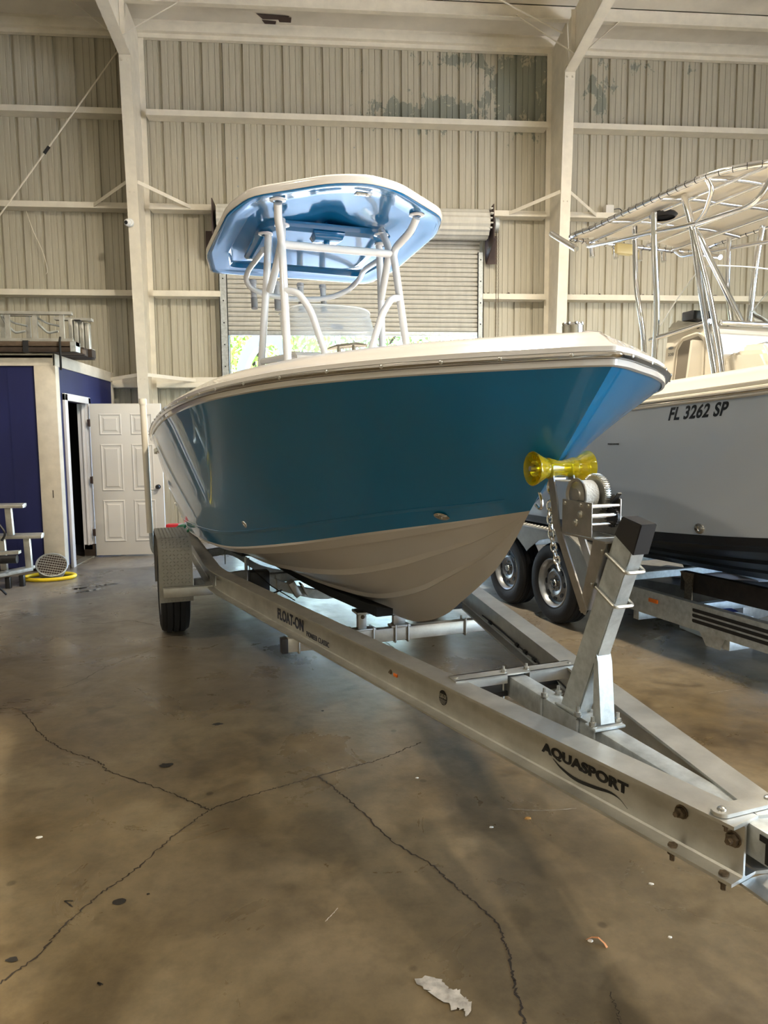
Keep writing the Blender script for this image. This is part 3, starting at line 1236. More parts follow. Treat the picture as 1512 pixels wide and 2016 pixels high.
# stack of aluminium seat frames / gangway sections left, in front of the booth
def bench(z, y0, x1, label, leg=.34, tilt=0, n=2):
    t = thing('aluminium_stand', label, 'aluminium stand', (x1 - .5, y0, z))
    b = B()
    for k in range(3):
        yy = y0 + k * .09
        b.bar((x1 - 1.4, yy, z + leg), (x1 - .03 * k, yy, z + leg + tilt), .07, .035, side=(0, 1, 0), bev=.003)
    obj('top_rail', b, alu, t)
    for dx in (.16, .42)[:n]:
        b = B()
        b.bar((x1 - dx, y0 + .02, z), (x1 - dx - .01, y0 + .02, z + leg - .02), .065, .045, side=(1, 0, 0), bev=.003)
        obj('leg', b, alu, t)
    return t
bench(.55, 7.75, -3.13, 'upper aluminium stand frame at left edge, in front of the booth', .31)
bench(.16, 7.85, -3.0, 'middle aluminium stand frame under the upper one at left edge', .36, .0)
t = thing('aluminium_stand', 'lowest aluminium frame on short black feet at left edge near yellow hose', 'aluminium stand', (-3.3, 7.6, 0))
for k, (ya, yb) in enumerate(((7.25, 7.95), (7.35, 8.08))):
    b = B()
    b.bar((-3.72 + k * .02, ya - .12, .13), (-3.14 - k * .03, yb - .1, .17), .09, .035, side=(0, 1, 0), bev=.003)
    obj('side_rail', b, alu if k else galv, t)
for k in range(5):
    b = B()
    x = -3.6 + .10 * k
    b.bar((x, 7.36 + .1 * k, .0), (x, 7.36 + .1 * k, .12), .05, .05, bev=.004)
    obj('foot', b, blackpl, t)
b = B()
b.bar((-3.6, 7.5, .39), (-3.12, 7.55, .40), .09, .03, side=(0, 1, 0))
obj('aluminium_plank', b, alu, label='short aluminium plank sticking out below the middle stand at left edge', cat='plank')
b = B()
b.tube([(-3.7, 7.7, .30), (-3.22, 7.72, .30)], .045, 12)
obj('black_tube', b, blackpl, label='short black tube below the aluminium stands at left edge', cat='tube')
b = B()
b.tube(cr([(-3.45, 7.75, .85), (-3.4, 7.73, .7), (-3.33, 7.72, .58), (-3.36, 7.7, .5)], 6), .012, 6)
obj('black_strap', b, blk, label='black strap hanging on the upper aluminium stand at left edge', cat='strap')
b = B()
b.tube(cr([(-3.4, 7.2, .16), (-3.3, 7.15, .15), (-3.2, 7.2, .1), (-3.15, 7.25, .02)], 6), .012, 6)
obj('black_strap', b, blk, label='black strap end on the floor beside the lowest stand', cat='strap')

# round grille lamp and yellow hose ring
b = B()
cx, cy = flo(97, 1139)
b.tube([(cx + .265 * math.cos(a) + .01, cy + .20 * math.sin(a), .022) for a in [2 * PI * k / 48 for k in range(48)]], .021, 12, closed=True)
obj('yellow_hose', b, yell, label='ring of yellow hose lying on the floor around the round grille fan', cat='hose')
t = thing('drum_fan', 'round grey drum fan with square grille lying tilted inside the yellow hose', 'fan', (cx - .02, cy - .02, 0))
axd = V((.28, -.62, .73)).normalized()
o = V((cx + .045, cy - .02, .155))
b = B()
b.lathe([(.0, -.15), (.125, -.15), (.135, -.12), (.163, .0), (.168, .012), (.158, .018), (.15, .006)], o, axd, 36)
obj('drum', b, galv, t)
u = axd.orthogonal().normalized()
u = (V((1, 0, 0)) - axd * axd.x).normalized()
w_ = axd.cross(u)
b = B()
for k in range(-6, 7):
    d = k * .024
    h = math.sqrt(max(0, .155 ** 2 - d * d))
    b.tube([o + u * d - w_ * h + axd * .01, o + u * d + w_ * h + axd * .01], .0028, 4)
for k in range(-4, 5):
    d = k * .034
    h = math.sqrt(max(0, .155 ** 2 - d * d))
    b.tube([o + w_ * d - u * h + axd * .013, o + w_ * d + u * h + axd * .013], .006, 4)
obj('grille', b, alu, t)
b = B()
b.lathe([(0, -.003), (.15, -.003), (.15, .0), (0, .0)], o, axd, 30)
obj('dark_inner_disc', b, brownst, t)

# floor litter
def litter(name, px, py, r, m, label, cat, z=.004, k=8, curl=0):
    x, y = flo(px, py)
    b = B()
    P, Q = [], []
    for i in range(k):
        a = 2 * PI * i / k
        f = 1 + random.uniform(-.25, .25)
        P.append((x + r * f * math.cos(a) * 1.4, y + r * f * math.sin(a) * .8, .0005))
        Q.append((x + r * .7 * f * math.cos(a) * 1.4, y + r * .7 * f * math.sin(a) * .8, z))
    b.grid([P, Q], cv=True)
    b.face(Q)
    b.face(P[::-1])
    obj(name, b, m, label=label, cat=cat)
litter('dry_leaf', 1040, 1612, .010, leafm, 'small yellow-brown leaf on the floor left of the black lettering on the beam', 'leaf', .006)
litter('paint_chip', 967, 1629, .006, chip, 'white chip on the floor just left of the yellow-brown leaf', 'chip')
litter('paint_chip', 821, 1532, .005, chip, 'white chip on the floor below the round emblem on the beam', 'chip')
litter('paint_chip', 1281, 1741, .007, chip, 'white chip on the floor under the near end of the beam', 'chip')
litter('paint_chip', 77, 1649, .009, chip, 'white chip on the floor at far left', 'chip')
litter('paint_chip', 1163, 1853, .007, chip, 'white chip touching the curled brown leaf', 'chip')
litter('paint_chip', 1318, 1846, .005, chip, 'tiny white chip right of the curled brown leaf', 'chip')
x, y = flo(1175, 1856)
b = B()
b.grid([[(x - .028, y + .016, .001), (x - .012, y + .012, .012), (x + .006, y + .004, .016), (x + .022, y - .012, .006), (x + .026, y - .022, .001)],
        [(x - .028, y + .012, .002), (x - .014, y + .004, .014), (x + .002, y - .006, .018), (x + .014, y - .018, .010), (x + .018, y - .028, .002)]])
obj('dry_leaf', b, mat('orange_leaf', (.55, .22, .08), .6), label='curled orange-brown leaf on the floor at lower right', cat='leaf')
# ============================================================ BOATS
def lerp_tab(tab, n):
    # resample a table of points by chord through Catmull-Rom
    P = cr([V(p) for p in tab], 10)
    d = [0]
    for i in range(1, len(P)):
        d.append(d[-1] + (P[i] - P[i - 1]).length)
    tot = d[-1]
    return P, d, tot
def at(tb, u):
    P, d, tot = tb
    x = u * tot
    lo = 0
    hi = len(d) - 1
    while hi - lo > 1:
        m = (lo + hi) // 2
        if d[m] <= x:
            lo = m
        else:
            hi = m
    t = (x - d[lo]) / max(1e-9, d[hi] - d[lo])
    return P[lo].lerp(P[hi], t)
def by_s(tb, s):
    P = tb[0]
    for i in range(len(P) - 1):
        if P[i].x <= s <= P[i + 1].x:
            t = (s - P[i].x) / max(1e-9, P[i + 1].x - P[i].x)
            return P[i].lerp(P[i + 1], t)
    return P[0] if s < P[0].x else P[-1]
class Hull:
    def __init__(h, sheer, chine, keel, F, flare=.10, fl_len=.5):
        h.sh, h.ch, h.ke = lerp_tab(sheer, 0), lerp_tab(chine, 0), lerp_tab(keel, 0)
        h.F = F
        h.flare, h.fl_len = flare, fl_len
        h.S0, h.S1 = sheer[0][0], sheer[-1][0]
        h.C0, h.C1 = chine[0][0], chine[-1][0]
    def us(h, n):
        # station parameter 0..1, dense at the bow
        return [(i / n) ** 1.8 for i in range(n + 1)]
    def side_pt(h, u, v, out=0):
        # v 0 chine .. 1 sheer
        if u < 0:
            u = 0
        a = by_s(h.ch, h.C0 + (h.C1 - h.C0) * u)
        if u == 0:
            a = V((h.C0, 0, h.ch[0][0].z))
        # sheer parametrised by chord near the bow to keep it round
        uu = u
        c = h.sheer_u(uu)
        p = a.lerp(c, v)
        # concave flare near the bow, fading aft; slight convexity aft
        k = h.flare * math.exp(-((u) / .28) ** 2) * min(1, (u / .09) ** 2)
        f = math.sin(PI * v) * k
        q = (c - a)
        nrm = V((0, q.z, -q.y)).normalized() if q.length > 1e-6 else V((0, 1, 0))
        p = p - V((0, nrm.y, nrm.z)) * f
        p.y = max(p.y, 0)
        if u > .5:
            g = (u - .5) * .05
            p = p + V((0, 1, 0)) * math.sin(PI * v) * g
        if out:
            p = p + V((0, out, 0))
        return p
    def sheer_u(h, u):
        # blend chord and station parameters
        P, d, tot = h.sh
        s = h.S0 + (h.S1 - h.S0) * u
        return by_s(h.sh, s) if u > 0 else P[0]
    def side(h, sgn, n=64, m=14, v0=0, v1=1):
        rows = []
        for u in h.us(n):
            rows.append([h.F(p.x, sgn * p.y, p.z) for p in [h.side_pt(u, v0 + (v1 - v0) * j / m) for j in range(m + 1)]])
        return rows
    def bottom(h, sgn, n=64):
        rows = []
        for u in h.us(n):
            c = h.side_pt(u, 0)
            k = by_s(h.ke, h.C0 + (h.C1 - h.C0) * u)
            if u == 0:
                k = c.copy()
            row = []
            for t, dz in ((0, 0), (.3, 0), (.33, -.012), (.345, .006), (.6, 0), (.63, -.014), (.65, .006), (.92, -.004), (.93, -.018), (1, -.012), (1, 0)):
                p = k.lerp(c, t)
                fade = min(1, u / .12)
                # slightly convex forefoot
                p.z += dz * fade - math.sin(PI * t) * .05 * math.exp(-(u / .25) ** 2) * min(1, u / .05) * 0
                row.append(h.F(p.x, sgn * p.y, p.z))
            rows.append(row)
        return rows
    def inward(h, s_idx_pts):
        pass
    def sheer_line(h, n=90, both=True):
        # list of (point, inward unit normal) from port stern round the bow to starboard stern
        us = [(i / n) ** 1.8 for i in range(n + 1)]
        st = [h.sheer_u(u) for u in us]
        full = [V((p.x, -p.y, p.z)) for p in st[:0:-1]] + st
        out = []
        for i, p in enumerate(full):
            a = full[max(i - 1, 0)]
            c = full[min(i + 1, len(full) - 1)]
            d = (c - a)
            d.z = 0
            d.normalize()
            out.append((p, V((d.y, -d.x, 0))))
        return out
def sweep_sheer(h, prof, n=90, F=None):
    # prof: list of (inboard, dz) ; closed strip section swept along the whole sheer
    F = F or h.F
    L_ = h.sheer_line(n)
    rows = []
    for p, nr in L_:
        row = []
        for i_, dz in prof:
            q = p + nr * i_
            if p.y * q.y < 0:
                q.y = 0
            # keep the section from crossing the centreline at the bow
            row.append(F(q.x, q.y, p.z + dz))
        rows.append(row)
    return rows

# ---- blue boat
shA = [(1.845, 0, 1.745), (1.895, .09, 1.745), (1.985, .215, 1.743), (2.11, .385, 1.740), (2.31, .60, 1.735), (2.59, .82, 1.726), (2.92, .975, 1.714), (3.3, 1.085, 1.70), (3.8, 1.155, 1.68), (4.5, 1.20, 1.655), (5.5, 1.21, 1.615), (6.6, 1.19, 1.57), (8.0, 1.135, 1.505)]
chA = [(2.31, 0, 1.25), (2.62, .15, 1.185), (3.05, .38, 1.10), (3.55, .63, 1.0), (4.4, .81, .87), (5.2, .885, .80), (6.2, .90, .73), (7.2, .87, .65), (8.0, .84, .60)]
keA = [(2.31, 0, 1.25), (2.44, 0, 1.10), (2.57, 0, .98), (2.71, 0, .885), (2.89, 0, .775), (3.06, 0, .675), (3.30, 0, .585), (3.55, 0, .53), (4, 0, .495), (5, 0, .45), (6, 0, .415), (7, 0, .38), (8, 0, .345)]
hA = Hull(shA, chA, keA, lambda s, l, z: T(s, l, z), flare=.05)
boat = thing('motor_boat', 'teal blue centre console boat with white bottom and blue hardtop on the near trailer', 'boat', T(5, 0, .45), TH)
VB = .115   # crease just above the chine
b = B()
for sg in (1, -1):
    b.grid(hA.side(sg, 70, 16))
# round nose strip at the stem so the stem is a soft edge
bmesh.ops.remove_doubles(b.bm, verts=b.bm.verts, dist=.0008)
hull = obj('hull_side', b, blue, boat, sharp=28)
b = B()
for sg in (1, -1):
    rows = []
    for u in hA.us(60):
        if u < .02:
            continue
        p, q = hA.side_pt(u, .10), hA.side_pt(u, .125)
        r_ = [hA.F(p.x, sg * (p.y - .002), p.z), hA.F(p.x, sg * (p.y + .006), p.z + .004), hA.F(q.x, sg * (q.y + .004), q.z), hA.F(q.x, sg * (q.y - .002), q.z + .004)]
        rows.append(r_)
    b.grid(rows)
obj('spray_crease', b, blue, hull)
b = B()
for sg in (1, -1):
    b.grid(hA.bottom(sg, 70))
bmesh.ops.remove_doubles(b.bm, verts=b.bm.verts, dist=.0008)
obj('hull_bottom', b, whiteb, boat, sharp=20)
# transom
b = B()
u = 1
pts = [hA.side_pt(1, j / 8) for j in range(9)]
k = by_s(hA.ke, 8)
P = [T(8, 0, k.z)] + [T(8, p.y, p.z) for p in pts] + [T(8, -p.y, p.z) for p in pts[::-1]]
b.face(P)
obj('transom', b, blue, boat)
# gunwale cap
b = B()
cap = [(.0, -.004), (-.012, .0), (-.014, .018), (-.004, .022), (-.004, .040), (-.016, .043), (-.017, .058), (-.008, .064), (.006, .068), (.03, .090), (.07, .112), (.13, .124), (.21, .130), (.25, .128), (.262, .118), (.262, .03)]
b.grid(sweep_sheer(hA, cap))
bmesh.ops.remove_doubles(b.bm, verts=b.bm.verts, dist=.0005)
capo = obj('gunwale_cap', b, white, boat, sharp=50)
# foredeck pad joining both sides
b = B()
Ls = hA.sheer_line(90)
rows = []
half = len(Ls) // 2
for i in range(0, half + 1):
    p1, n1 = Ls[half + i]
    if p1.x > 4.2:
        break
    a = p1 + n1 * .24
    if a.y < .0:
        a.y = 0
    rows.append([T(a.x, a.y * t, p1.z + .127 + .012 * (1 - t * t)) for t in (1, .75, .5, .25, 0, -.25, -.5, -.75, -1)])
b.grid(rows)
obj('foredeck', b, white, boat, sharp=60)
# cockpit liner
b = B()
rows = []
for p, n_ in [q for q in Ls[half:] if 3.3 < q[0].x < 7.95]:
    a = p + n_ * .25
    f = min(a.y, by_s(hA.ch, a.x).y - .04)
    rows.append([T(a.x, y, z) for y, z in ((a.y, p.z + .1), (f, 1.16), (0, 1.15), (-f, 1.16), (-a.y, p.z + .1))])
b.grid(rows)
obj('cockpit_liner', b, white, boat)
# rub rail
b = B()
rr = [(-.004, .020), (-.026, .022), (-.034, .030), (-.026, .040), (-.004, .042)]
b.grid(sweep_sheer(hA, rr), cv=True)
rail = obj('rub_rail', b, chrome, boat, sharp=50)
b = B()
for i, (p, nr) in enumerate(Ls):
    pass
d = 0
last = None
for (p, nr), (p2, _) in zip(Ls[:-1], Ls[1:]):
    sgl = (p2 - p).length
    d += sgl
    if d > .19:
        d = 0
        q = p - nr * .034
        b = B()
        b.lathe([(.007, -.002), (.007, .001), (.004, .003), (0, .0035)], T(q.x, q.y, p.z + .031), -(AX * nr.x + NL * nr.y), 8)
        obj('rail_screw', b, steelb, rail)
# fittings
def hull_pt(h, u, v, sg=1, out=0.0):
    p = h.side_pt(u, v)
    a, c = h.side_pt(u + .01, v), h.side_pt(u - .01 if u > .01 else 0, v)
    e, f = h.side_pt(u, min(1, v + .03)), h.side_pt(u, max(0, v - .03))
    pa, pc, pe, pf = [h.F(q.x, sg * q.y, q.z) for q in (a, c, e, f)]
    nn = (pa - pc).cross(pe - pf).normalized()
    w0 = h.F(p.x, sg * p.y, p.z)
    cen = h.F(p.x, 0, p.z)
    if nn.dot(w0 - cen) < 0:
        nn = -nn
    return w0 + nn * out, nn
def find_uv(h, px, py):
    # station and height on the starboard side that the photograph shows at a pixel
    best = None
    for i in range(1, 200):
        u = (i / 200) ** 1.5
        for j in range(0, 41):
            p = h.side_pt(u, j / 40)
            q = h.F(p.x, p.y, p.z)
            r_ = q - V((0, 0, H))
            zz = r_.dot(fw)
            X = 756 + FPX * r_.dot(rt2) / zz
            Y = 1008 - FPX * r_.dot(up2) / zz
            e = (X - px) ** 2 + (Y - py) ** 2
            if best is None or e < best[0]:
                best = (e, u, j / 40)
    return best[1], best[2]
u_, v_ = find_uv(hA, 872, 1014)
w0, nn = hull_pt(hA, u_, v_)
b = B()
b.lathe([(0, .008), (.014, .009), (.03, .007), (.036, .003), (.036, 0)], w0, nn, 24)
bmesh.ops.scale(b.bm, vec=(1, 1, .62), verts=b.bm.verts, space=Matrix.Translation(-w0))
b.cyl(w0 + nn * .006, w0 + nn * .012, .006, 8)
obj('oval_hull_plate', b, chrome, boat, label='chrome oval fitting')
for (px, py), r_ in (((483, 1031), .022), ((337, 996), .02)):
    u_, v_ = find_uv(hA, px, py)
    w0, nn = hull_pt(hA, u_, v_)
    b = B()
    b.lathe([(.0, .001), (r_ * .45, .001), (r_ * .5, .006), (r_, .005), (r_ * 1.05, 0)], w0, nn, 20)
    obj('drain_fitting', b, chrome, boat, label='small round chrome drain')
w0, nn = hull_pt(hA, .93, .90)
b = B()
b.hexa([w0 + nn * k * .03 + NL * 0 + AX * i * .09 + UPV * j * .035 for k, i, j in ((0, -1, -1), (0, 1, -1), (1, .8, -.7), (1, -.8, -.7), (0, -1, 1), (0, 1, 1), (1, .8, .7), (1, -.8, .7))], .004)
obj('side_cleat', b, chrome, boat)
# bow eye
b = B()
q = T(2.27, 0, 1.31)
dn = (-AX * .8 - UPV * .6).normalized()
b.tube([q + dn * (.0 + .05 * math.sin(a)) + UPV * (.035 * math.cos(a)) for a in [PI * k / 10 for k in range(11)]], .006, 8)
obj('bow_eye', b, chrome, boat)
# pop-up bow light / chock
b = B()
q = T(2.03, .02, 1.865)
b.lathe([(.036, 0), (.036, .026), (.03, .034), (0, .034)], q, (0, 0, 1), 20)
for k in range(8):
    a = k * PI / 4
    b.lathe([(0, .008), (.006, .005), (.006, 0)], q + V((math.cos(a) * .03, math.sin(a) * .03, .03)), (0, 0, 1), 8)
obj('bow_chock', b, chrome, boat)
def cleat(q, d, nm='cleat', ln=.11):
    d = V(d).normalized()
    b = B()
    b.tube([q - d * ln + UPV * .028, q - d * ln * .5 + UPV * .034, q + d * ln * .5 + UPV * .034, q + d * ln + UPV * .028], [.006, .010, .010, .006], 10)
    b.cyl(q - d * .035, q - d * .035 + UPV * .034, .011, 10)
    b.cyl(q + d * .035, q + d * .035 + UPV * .034, .011, 10)
    return obj(nm, b, chrome, boat)
cleat(T(2.62, .62, 1.845), AX * .8 + NL * .6, ln=.09)
cleat(T(2.62, -.62, 1.845), AX * .8 - NL * .6, ln=.09)
cleat(T(7.5, 1.03, 1.64), AX)
cleat(T(7.5, -1.03, 1.64), AX)

# console
b = B()
zt_ = 2.02
for_ = 4.30
P = [(4.42, 1.16), (4.48, 1.6), (4.66, 2.08), (4.80, 2.13), (5.25, 2.15), (5.50, 2.02), (5.58, 1.75), (5.60, 1.16)]
b.prism([T(s, .36, z) for s, z in P], -NL * .72, bev=.03)
con = obj('console', b, white, boat)
b = B()
b.prism([T(s, .33, z) for s, z in ((4.10, 1.16), (4.11, 1.60), (4.2, 1.70), (4.46, 1.72), (4.46, 1.16))], -NL * .66, bev=.02)
obj('front_seat', b, white, con)
b = B()
Wd = [(5.05, .345, 2.12), (4.86, .33, 2.11), (4.80, .24, 2.11), (4.77, .0, 2.11), (4.80, -.24, 2.11), (4.86, -.33, 2.11), (5.05, -.345, 2.12)]
Wd = cr(Wd, 5)
rows = []
for k in range(7):
    t_ = k / 6
    rows.append([T(p.x + .20 * t_ + (abs(p.y) / .36) ** 6 * .0, p.y * (1 - .06 * t_), p.z + .37 * t_ - (abs(p.y) / .345) ** 6 * .04 * t_) for p in Wd])
b.grid(rows)
ws = obj('windscreen', b, film, con)
b = B()
b.tube(rows[-1], .008, 6)
obj('windscreen_edge', b, tape, con)
b = B()
q = rows[4]
b.grid([[T(p_[0], p_[1], p_[2]) for p_ in ((4.885, .035, 2.30), (4.885, -.055, 2.30))], [T(p_[0], p_[1], p_[2]) for p_ in ((4.90, .035, 2.34), (4.90, -.055, 2.34))]])
obj('sticker', b, navyv, con)
b = B()
b.lathe([(.17, -.01), (.185, 0), (.17, .01), (.16, 0)], T(5.70, .12, 1.92), (AX + UPV * .5), 28, closed=True)
for k in range(3):
    a = k * 2 * PI / 3
    b.tube([T(5.66, .12, 1.9), T(5.70, .12, 1.92) + (UPV * math.sin(a) + NL * math.cos(a)) * .17], .01, 6)
obj('steering_wheel', b, chrome, con)
# leaning seat
b = B()
b.prism([T(s, .42, z) for s, z in ((6.0, 1.06), (6.0, 1.70), (6.5, 1.70), (6.5, 1.06))], -NL * .84, bev=.03)
b.prism([T(s, .42, z) for s, z in ((6.42, 1.72), (6.5, 2.0), (6.58, 2.0), (6.52, 1.72))], -NL * .84, bev=.02)
obj('leaning_post', b, white, boat)
# outboard engine
b = B()
b.prism([T(s, .18, z) for s, z in ((8.15, 1.35), (8.10, 1.75), (8.2, 1.93), (8.55, 1.95), (8.75, 1.8), (8.7, 1.4))], -NL * .36, bev=.05)
b.prism([T(s, .07, z) for s, z in ((8.22, .55), (8.22, 1.4), (8.5, 1.4), (8.42, .55))], -NL * .14, bev=.02)
b.prism([T(s, .02, z) for s, z in ((8.18, .30), (8.15, .62), (8.6, .62), (8.4, .30))], -NL * .04, bev=.01)
obj('outboard_engine', b, blackpl, boat)

# ---- T-top frame tubes (white powder coated)
RT = .0265
def tub(nm, pts, r=RT, m=powder, par=None, seg=14, rad=.08):
    b = B()
    b.tube(rnd([T(*p) for p in pts], rad), r, seg)
    return obj(nm, b, m, par or top)
# T-top is a part; its tubes are sub-parts of the boat part
b = B()
# hardtop shell: outer plan, slightly drooped rim, recessed underside
plan = [(4.13, 0), (4.19, .22), (4.50, .655), (4.80, .75), (5.75, .785), (6.24, .70), (6.28, .0)]
full = plan + [(s, -l) for s, l in plan[-2:0:-1]]
def tz(s, l, dz=0):
    return 3.025 - .045 * (s - 4.2) + .02 * (1 - (l / .78) ** 2) + dz
def ringf(f, dz, cs=5.2, fx=None):
    fx = fx or f
    return [T(cs + (s - cs) * fx, l * f, tz(s, l, dz)) for s, l in full]
fu = rnd([(s, l, 0) for s, l in ([full[-1]] + full + [full[0]])], .09, 3)[1:-1]
full = [(p.x, p.y) for p in fu]
b.grid([ringf(f_, .065) for f_ in (.03, .2, .4, .6, .8, .9)] + [ringf(.97, .055), ringf(.995, .045), ringf(1.0, .03), ringf(1.0, .004), ringf(.992, -.004)], cv=True)
topsh = obj('hardtop_roof', b, white, boat, sharp=50)
b = B()
b.grid([ringf(.992, -.006), ringf(.985, -.012), ringf(.965, -.014), ringf(.90, .0), ringf(.80, .004), ringf(.785, .02), ringf(.775, .034)], cv=True)
b.grid([ringf(f_, .034 + .004 * (1 - (f_ / .775) ** 2)) for f_ in (.775, .7, .6, .45, .3, .15, .02)], cv=True)
# raised central moulding
def rr_(x0, x1, y, dz, r=.12, n=5):
    P = []
    for cx, cy, a0 in ((x0 + r, y - r, 90), (x0 + r, -y + r, 180), (x1 - r, -y + r, 270), (x1 - r, y - r, 0)):
        for k in range(n + 1):
            a = R(a0 + 90 * k / n)
            sx = cx - r * math.cos(a) if False else cx + r * math.cos(a)
            P.append((sx, cy + r * math.sin(a)))
    return [T(s, l, tz(s, l, dz)) for s, l in P]
def mould(x0, x1, y, z0, z1, b, ins=.03, r=.12):
    b.grid([rr_(x0, x1, y, z0, r), rr_(x0 + ins * .3, x1 - ins * .3, y - ins * .3, z1 + (z0 - z1) * .3, r), rr_(x0 + ins, x1 - ins, y - ins, z1, r)], cv=True)
    b.face(rr_(x0 + ins, x1 - ins, y - ins, z1, r))
mould(4.98, 5.92, .50, .036, -.012, b, .07, .14)
mould(5.10, 5.75, .40, -.011, .02, b, .03, .06)
obj('hardtop_underside', b, blue2, boat, sharp=32)
for s, l, par in ((4.36, -.02, 0),):
    b = B()
    c = T(4.32, -.02, tz(4.32, 0, -.0))
    b.hexa([T(4.28 + i * .05, -.02 + j * .055, tz(4.3, 0, -.012 + k * .014)) for i, j, k in ((0, -1, 0), (1, -1, 0), (1, 1, 0), (0, 1, 0), (0, -1, 1), (1, -1, 1), (1, 1, 1), (0, 1, 1))], .006)
    obj('spreader_light', b, chrome, topsh, label='chrome light')
    b = B()
    b.cyl(T(4.305, .01, tz(4.3, 0, -.011)), T(4.305, .01, tz(4.3, 0, -.016)), .012, 12)
    b.cyl(T(4.305, -.045, tz(4.3, 0, -.011)), T(4.305, -.045, tz(4.3, 0, -.016)), .012, 12)
    obj('light_lens', b, lensm, topsh)
b = B()
b.hexa([T(5.0 + i, j * .10, tz(5.1, 0, -.055 + k * .05)) for i, j, k in ((.02, -1, 0), (.16, -.9, 0), (.16, .9, 0), (.02, 1, 0), (0, -1.2, 1), (.2, -1.1, 1), (.2, 1.1, 1), (0, 1.2, 1))], .008)
b.cyl(T(5.09, 0, tz(5.1, 0, -.056)), T(5.09, 0, tz(5.1, 0, -.075)), .022, 16)
obj('dome_light', b, blue2, topsh)
tt = thing  # keep name short
b = B()
kF = 4.79
top = None
def tubes(nm, lst, par=boat, r=RT, m=powder):
    b = B()
    for pts in lst:
        b.tube(rnd([T(*p) for p in pts], .07), r, 14)
    return obj(nm, b, m, par)
for sg in (1, -1):
    fr = tubes('front_leg', [[(4.53, .47 * sg, 3.0), (4.60, .455 * sg, 2.93), (4.79, .395 * sg, 2.845), (4.74, .40 * sg, 2.7), (4.58, .42 * sg, 2.10), (4.34, .43 * sg, 1.10)]])
    tubes('upper_strut', [[(4.93, .36 * sg, 3.02), (4.82, .385 * sg, 2.86), (4.95, .40 * sg, 2.72), (5.10, .42 * sg, 2.58)]])
    tubes('rear_leg', [[(5.13, .415 * sg, 3.0), (5.14, .43 * sg, 2.7), (5.22, .47 * sg, 2.1), (5.38, .50 * sg, 1.16)]])
    tubes('console_brace', [[(4.68, .405 * sg, 2.50), (4.64, .33 * sg, 2.49), (4.62, .25 * sg, 2.38), (4.62, .15 * sg, 2.08)]], r=.023)
    tubes('side_bar', [[(4.56, .42 * sg, 2.06), (5.24, .465 * sg, 2.10)]], r=.023)
    for s, l in ((4.53, .47), (4.93, .36), (5.13, .435)):
        b = B()
        z = tz(s, l, .0 if s < 4.9 else -.016)
        b.lathe([(.052, 0), (.052, -.008), (.03, -.014)], T(s, l * sg, z), (0, 0, 1), 20)
        for k in range(4):
            a = k * PI / 2 + .5
            b.lathe([(.006, -.008), (.004, -.012), (0, -.012)], T(s, l * sg, z) + V((math.cos(a) * .04, math.sin(a) * .04, 0)), (0, 0, 1), 8)
        obj('mounting_flange', b, powder, boat)
tubes('cross_bar', [[(4.78, .395, 2.82), (4.78, -.395, 2.82)]])
# rear grab hoop with rod holders
hp = [(5.18, .44, 2.88), (5.6, .43, 2.90), (5.92, .43, 2.90), (6.02, .43, 2.84), (6.06, .36, 2.78), (6.1, .18, 2.745), (6.1, -.06, 2.735), (6.1, -.28, 2.76), (6.06, -.44, 2.82), (6.02, -.50, 2.87), (5.85, -.50, 2.89), (5.6, -.46, 2.90), (5.18, -.44, 2.88)]
b = B()
b.tube(cr([T(*p) for p in hp], 6), .022, 12)
obj('grab_hoop', b, powder, boat)
for l in (.35, .15, -.06, -.26):
    b = B()
    p0, p1 = T(6.13, l, 2.66), T(6.17, l, 2.86)
    b.tube([p0, p1], .026, 14)
    rh = obj('rod_holder', b, powder, boat)
    b = B()
    d = (p1 - p0).normalized()
    b.tube([p1 - d * .01, p1 + d * .02], .032, 14)
    obj('holder_rim', b, powder, rh)
    b = B()
    b.tube([p0 - d * .02, p0 + d * .07], .028, 14)
    obj('grey_sleeve', b, greyp, rh, label='grey lower sleeve')

# ---- grey and cream boat on the right
shB = [(.90, 0, 1.93), (.95, .2, 1.925), (1.12, .48, 1.91), (1.45, .80, 1.88), (1.9, 1.05, 1.845), (2.4, 1.18, 1.81), (3.0, 1.235, 1.775), (4.0, 1.26, 1.735), (5.5, 1.26, 1.67), (8.0, 1.20, 1.56)]
chB = [(1.55, 0, 1.12), (1.85, .25, 1.06), (2.3, .62, .98), (2.9, .95, .90), (3.6, 1.12, .85), (4.6, 1.18, .82), (8.0, 1.15, .78)]
keB = [(1.55, 0, 1.12), (1.8, 0, .88), (2.1, 0, .70), (2.6, 0, .56), (3.4, 0, .47), (5, 0, .42), (8.0, 0, .36)]
hB = Hull(shB, chB, keB, TB, flare=.06)
bb = thing('motor_boat', 'pale grey and cream centre console boat with canvas top, on the right behind the winch', 'boat', TB(5, 0, .45), TH)
b = B()
for sg in (1, -1):
    b.grid(hB.side(sg, 60, 14))
bmesh.ops.remove_doubles(b.bm, verts=b.bm.verts, dist=.0008)
hb = obj('hull_side', b, greyhull, bb, sharp=28)
b = B()
for sg in (1, -1):
    b.grid(hB.bottom(sg, 60))
b.face([TB(8, 0, .36), TB(8, 1.15, .78), TB(8, 1.2, 1.56), TB(8, -1.2, 1.56), TB(8, -1.15, .78)])
for sg in (1, -1):   # boot stripe: the black paint runs a little way up the side
    rows = []
    for u in hB.us(60):
        if u > .03:
            rows.append([hB.F(p.x, sg * (p.y + .0025), p.z) for p in [hB.side_pt(u, v_ / 4 * .055) for v_ in range(5)]])
    b.grid(rows)
bmesh.ops.remove_doubles(b.bm, verts=b.bm.verts, dist=.0008)
obj('hull_bottom', b, blackp, bb, sharp=20)
b = B()
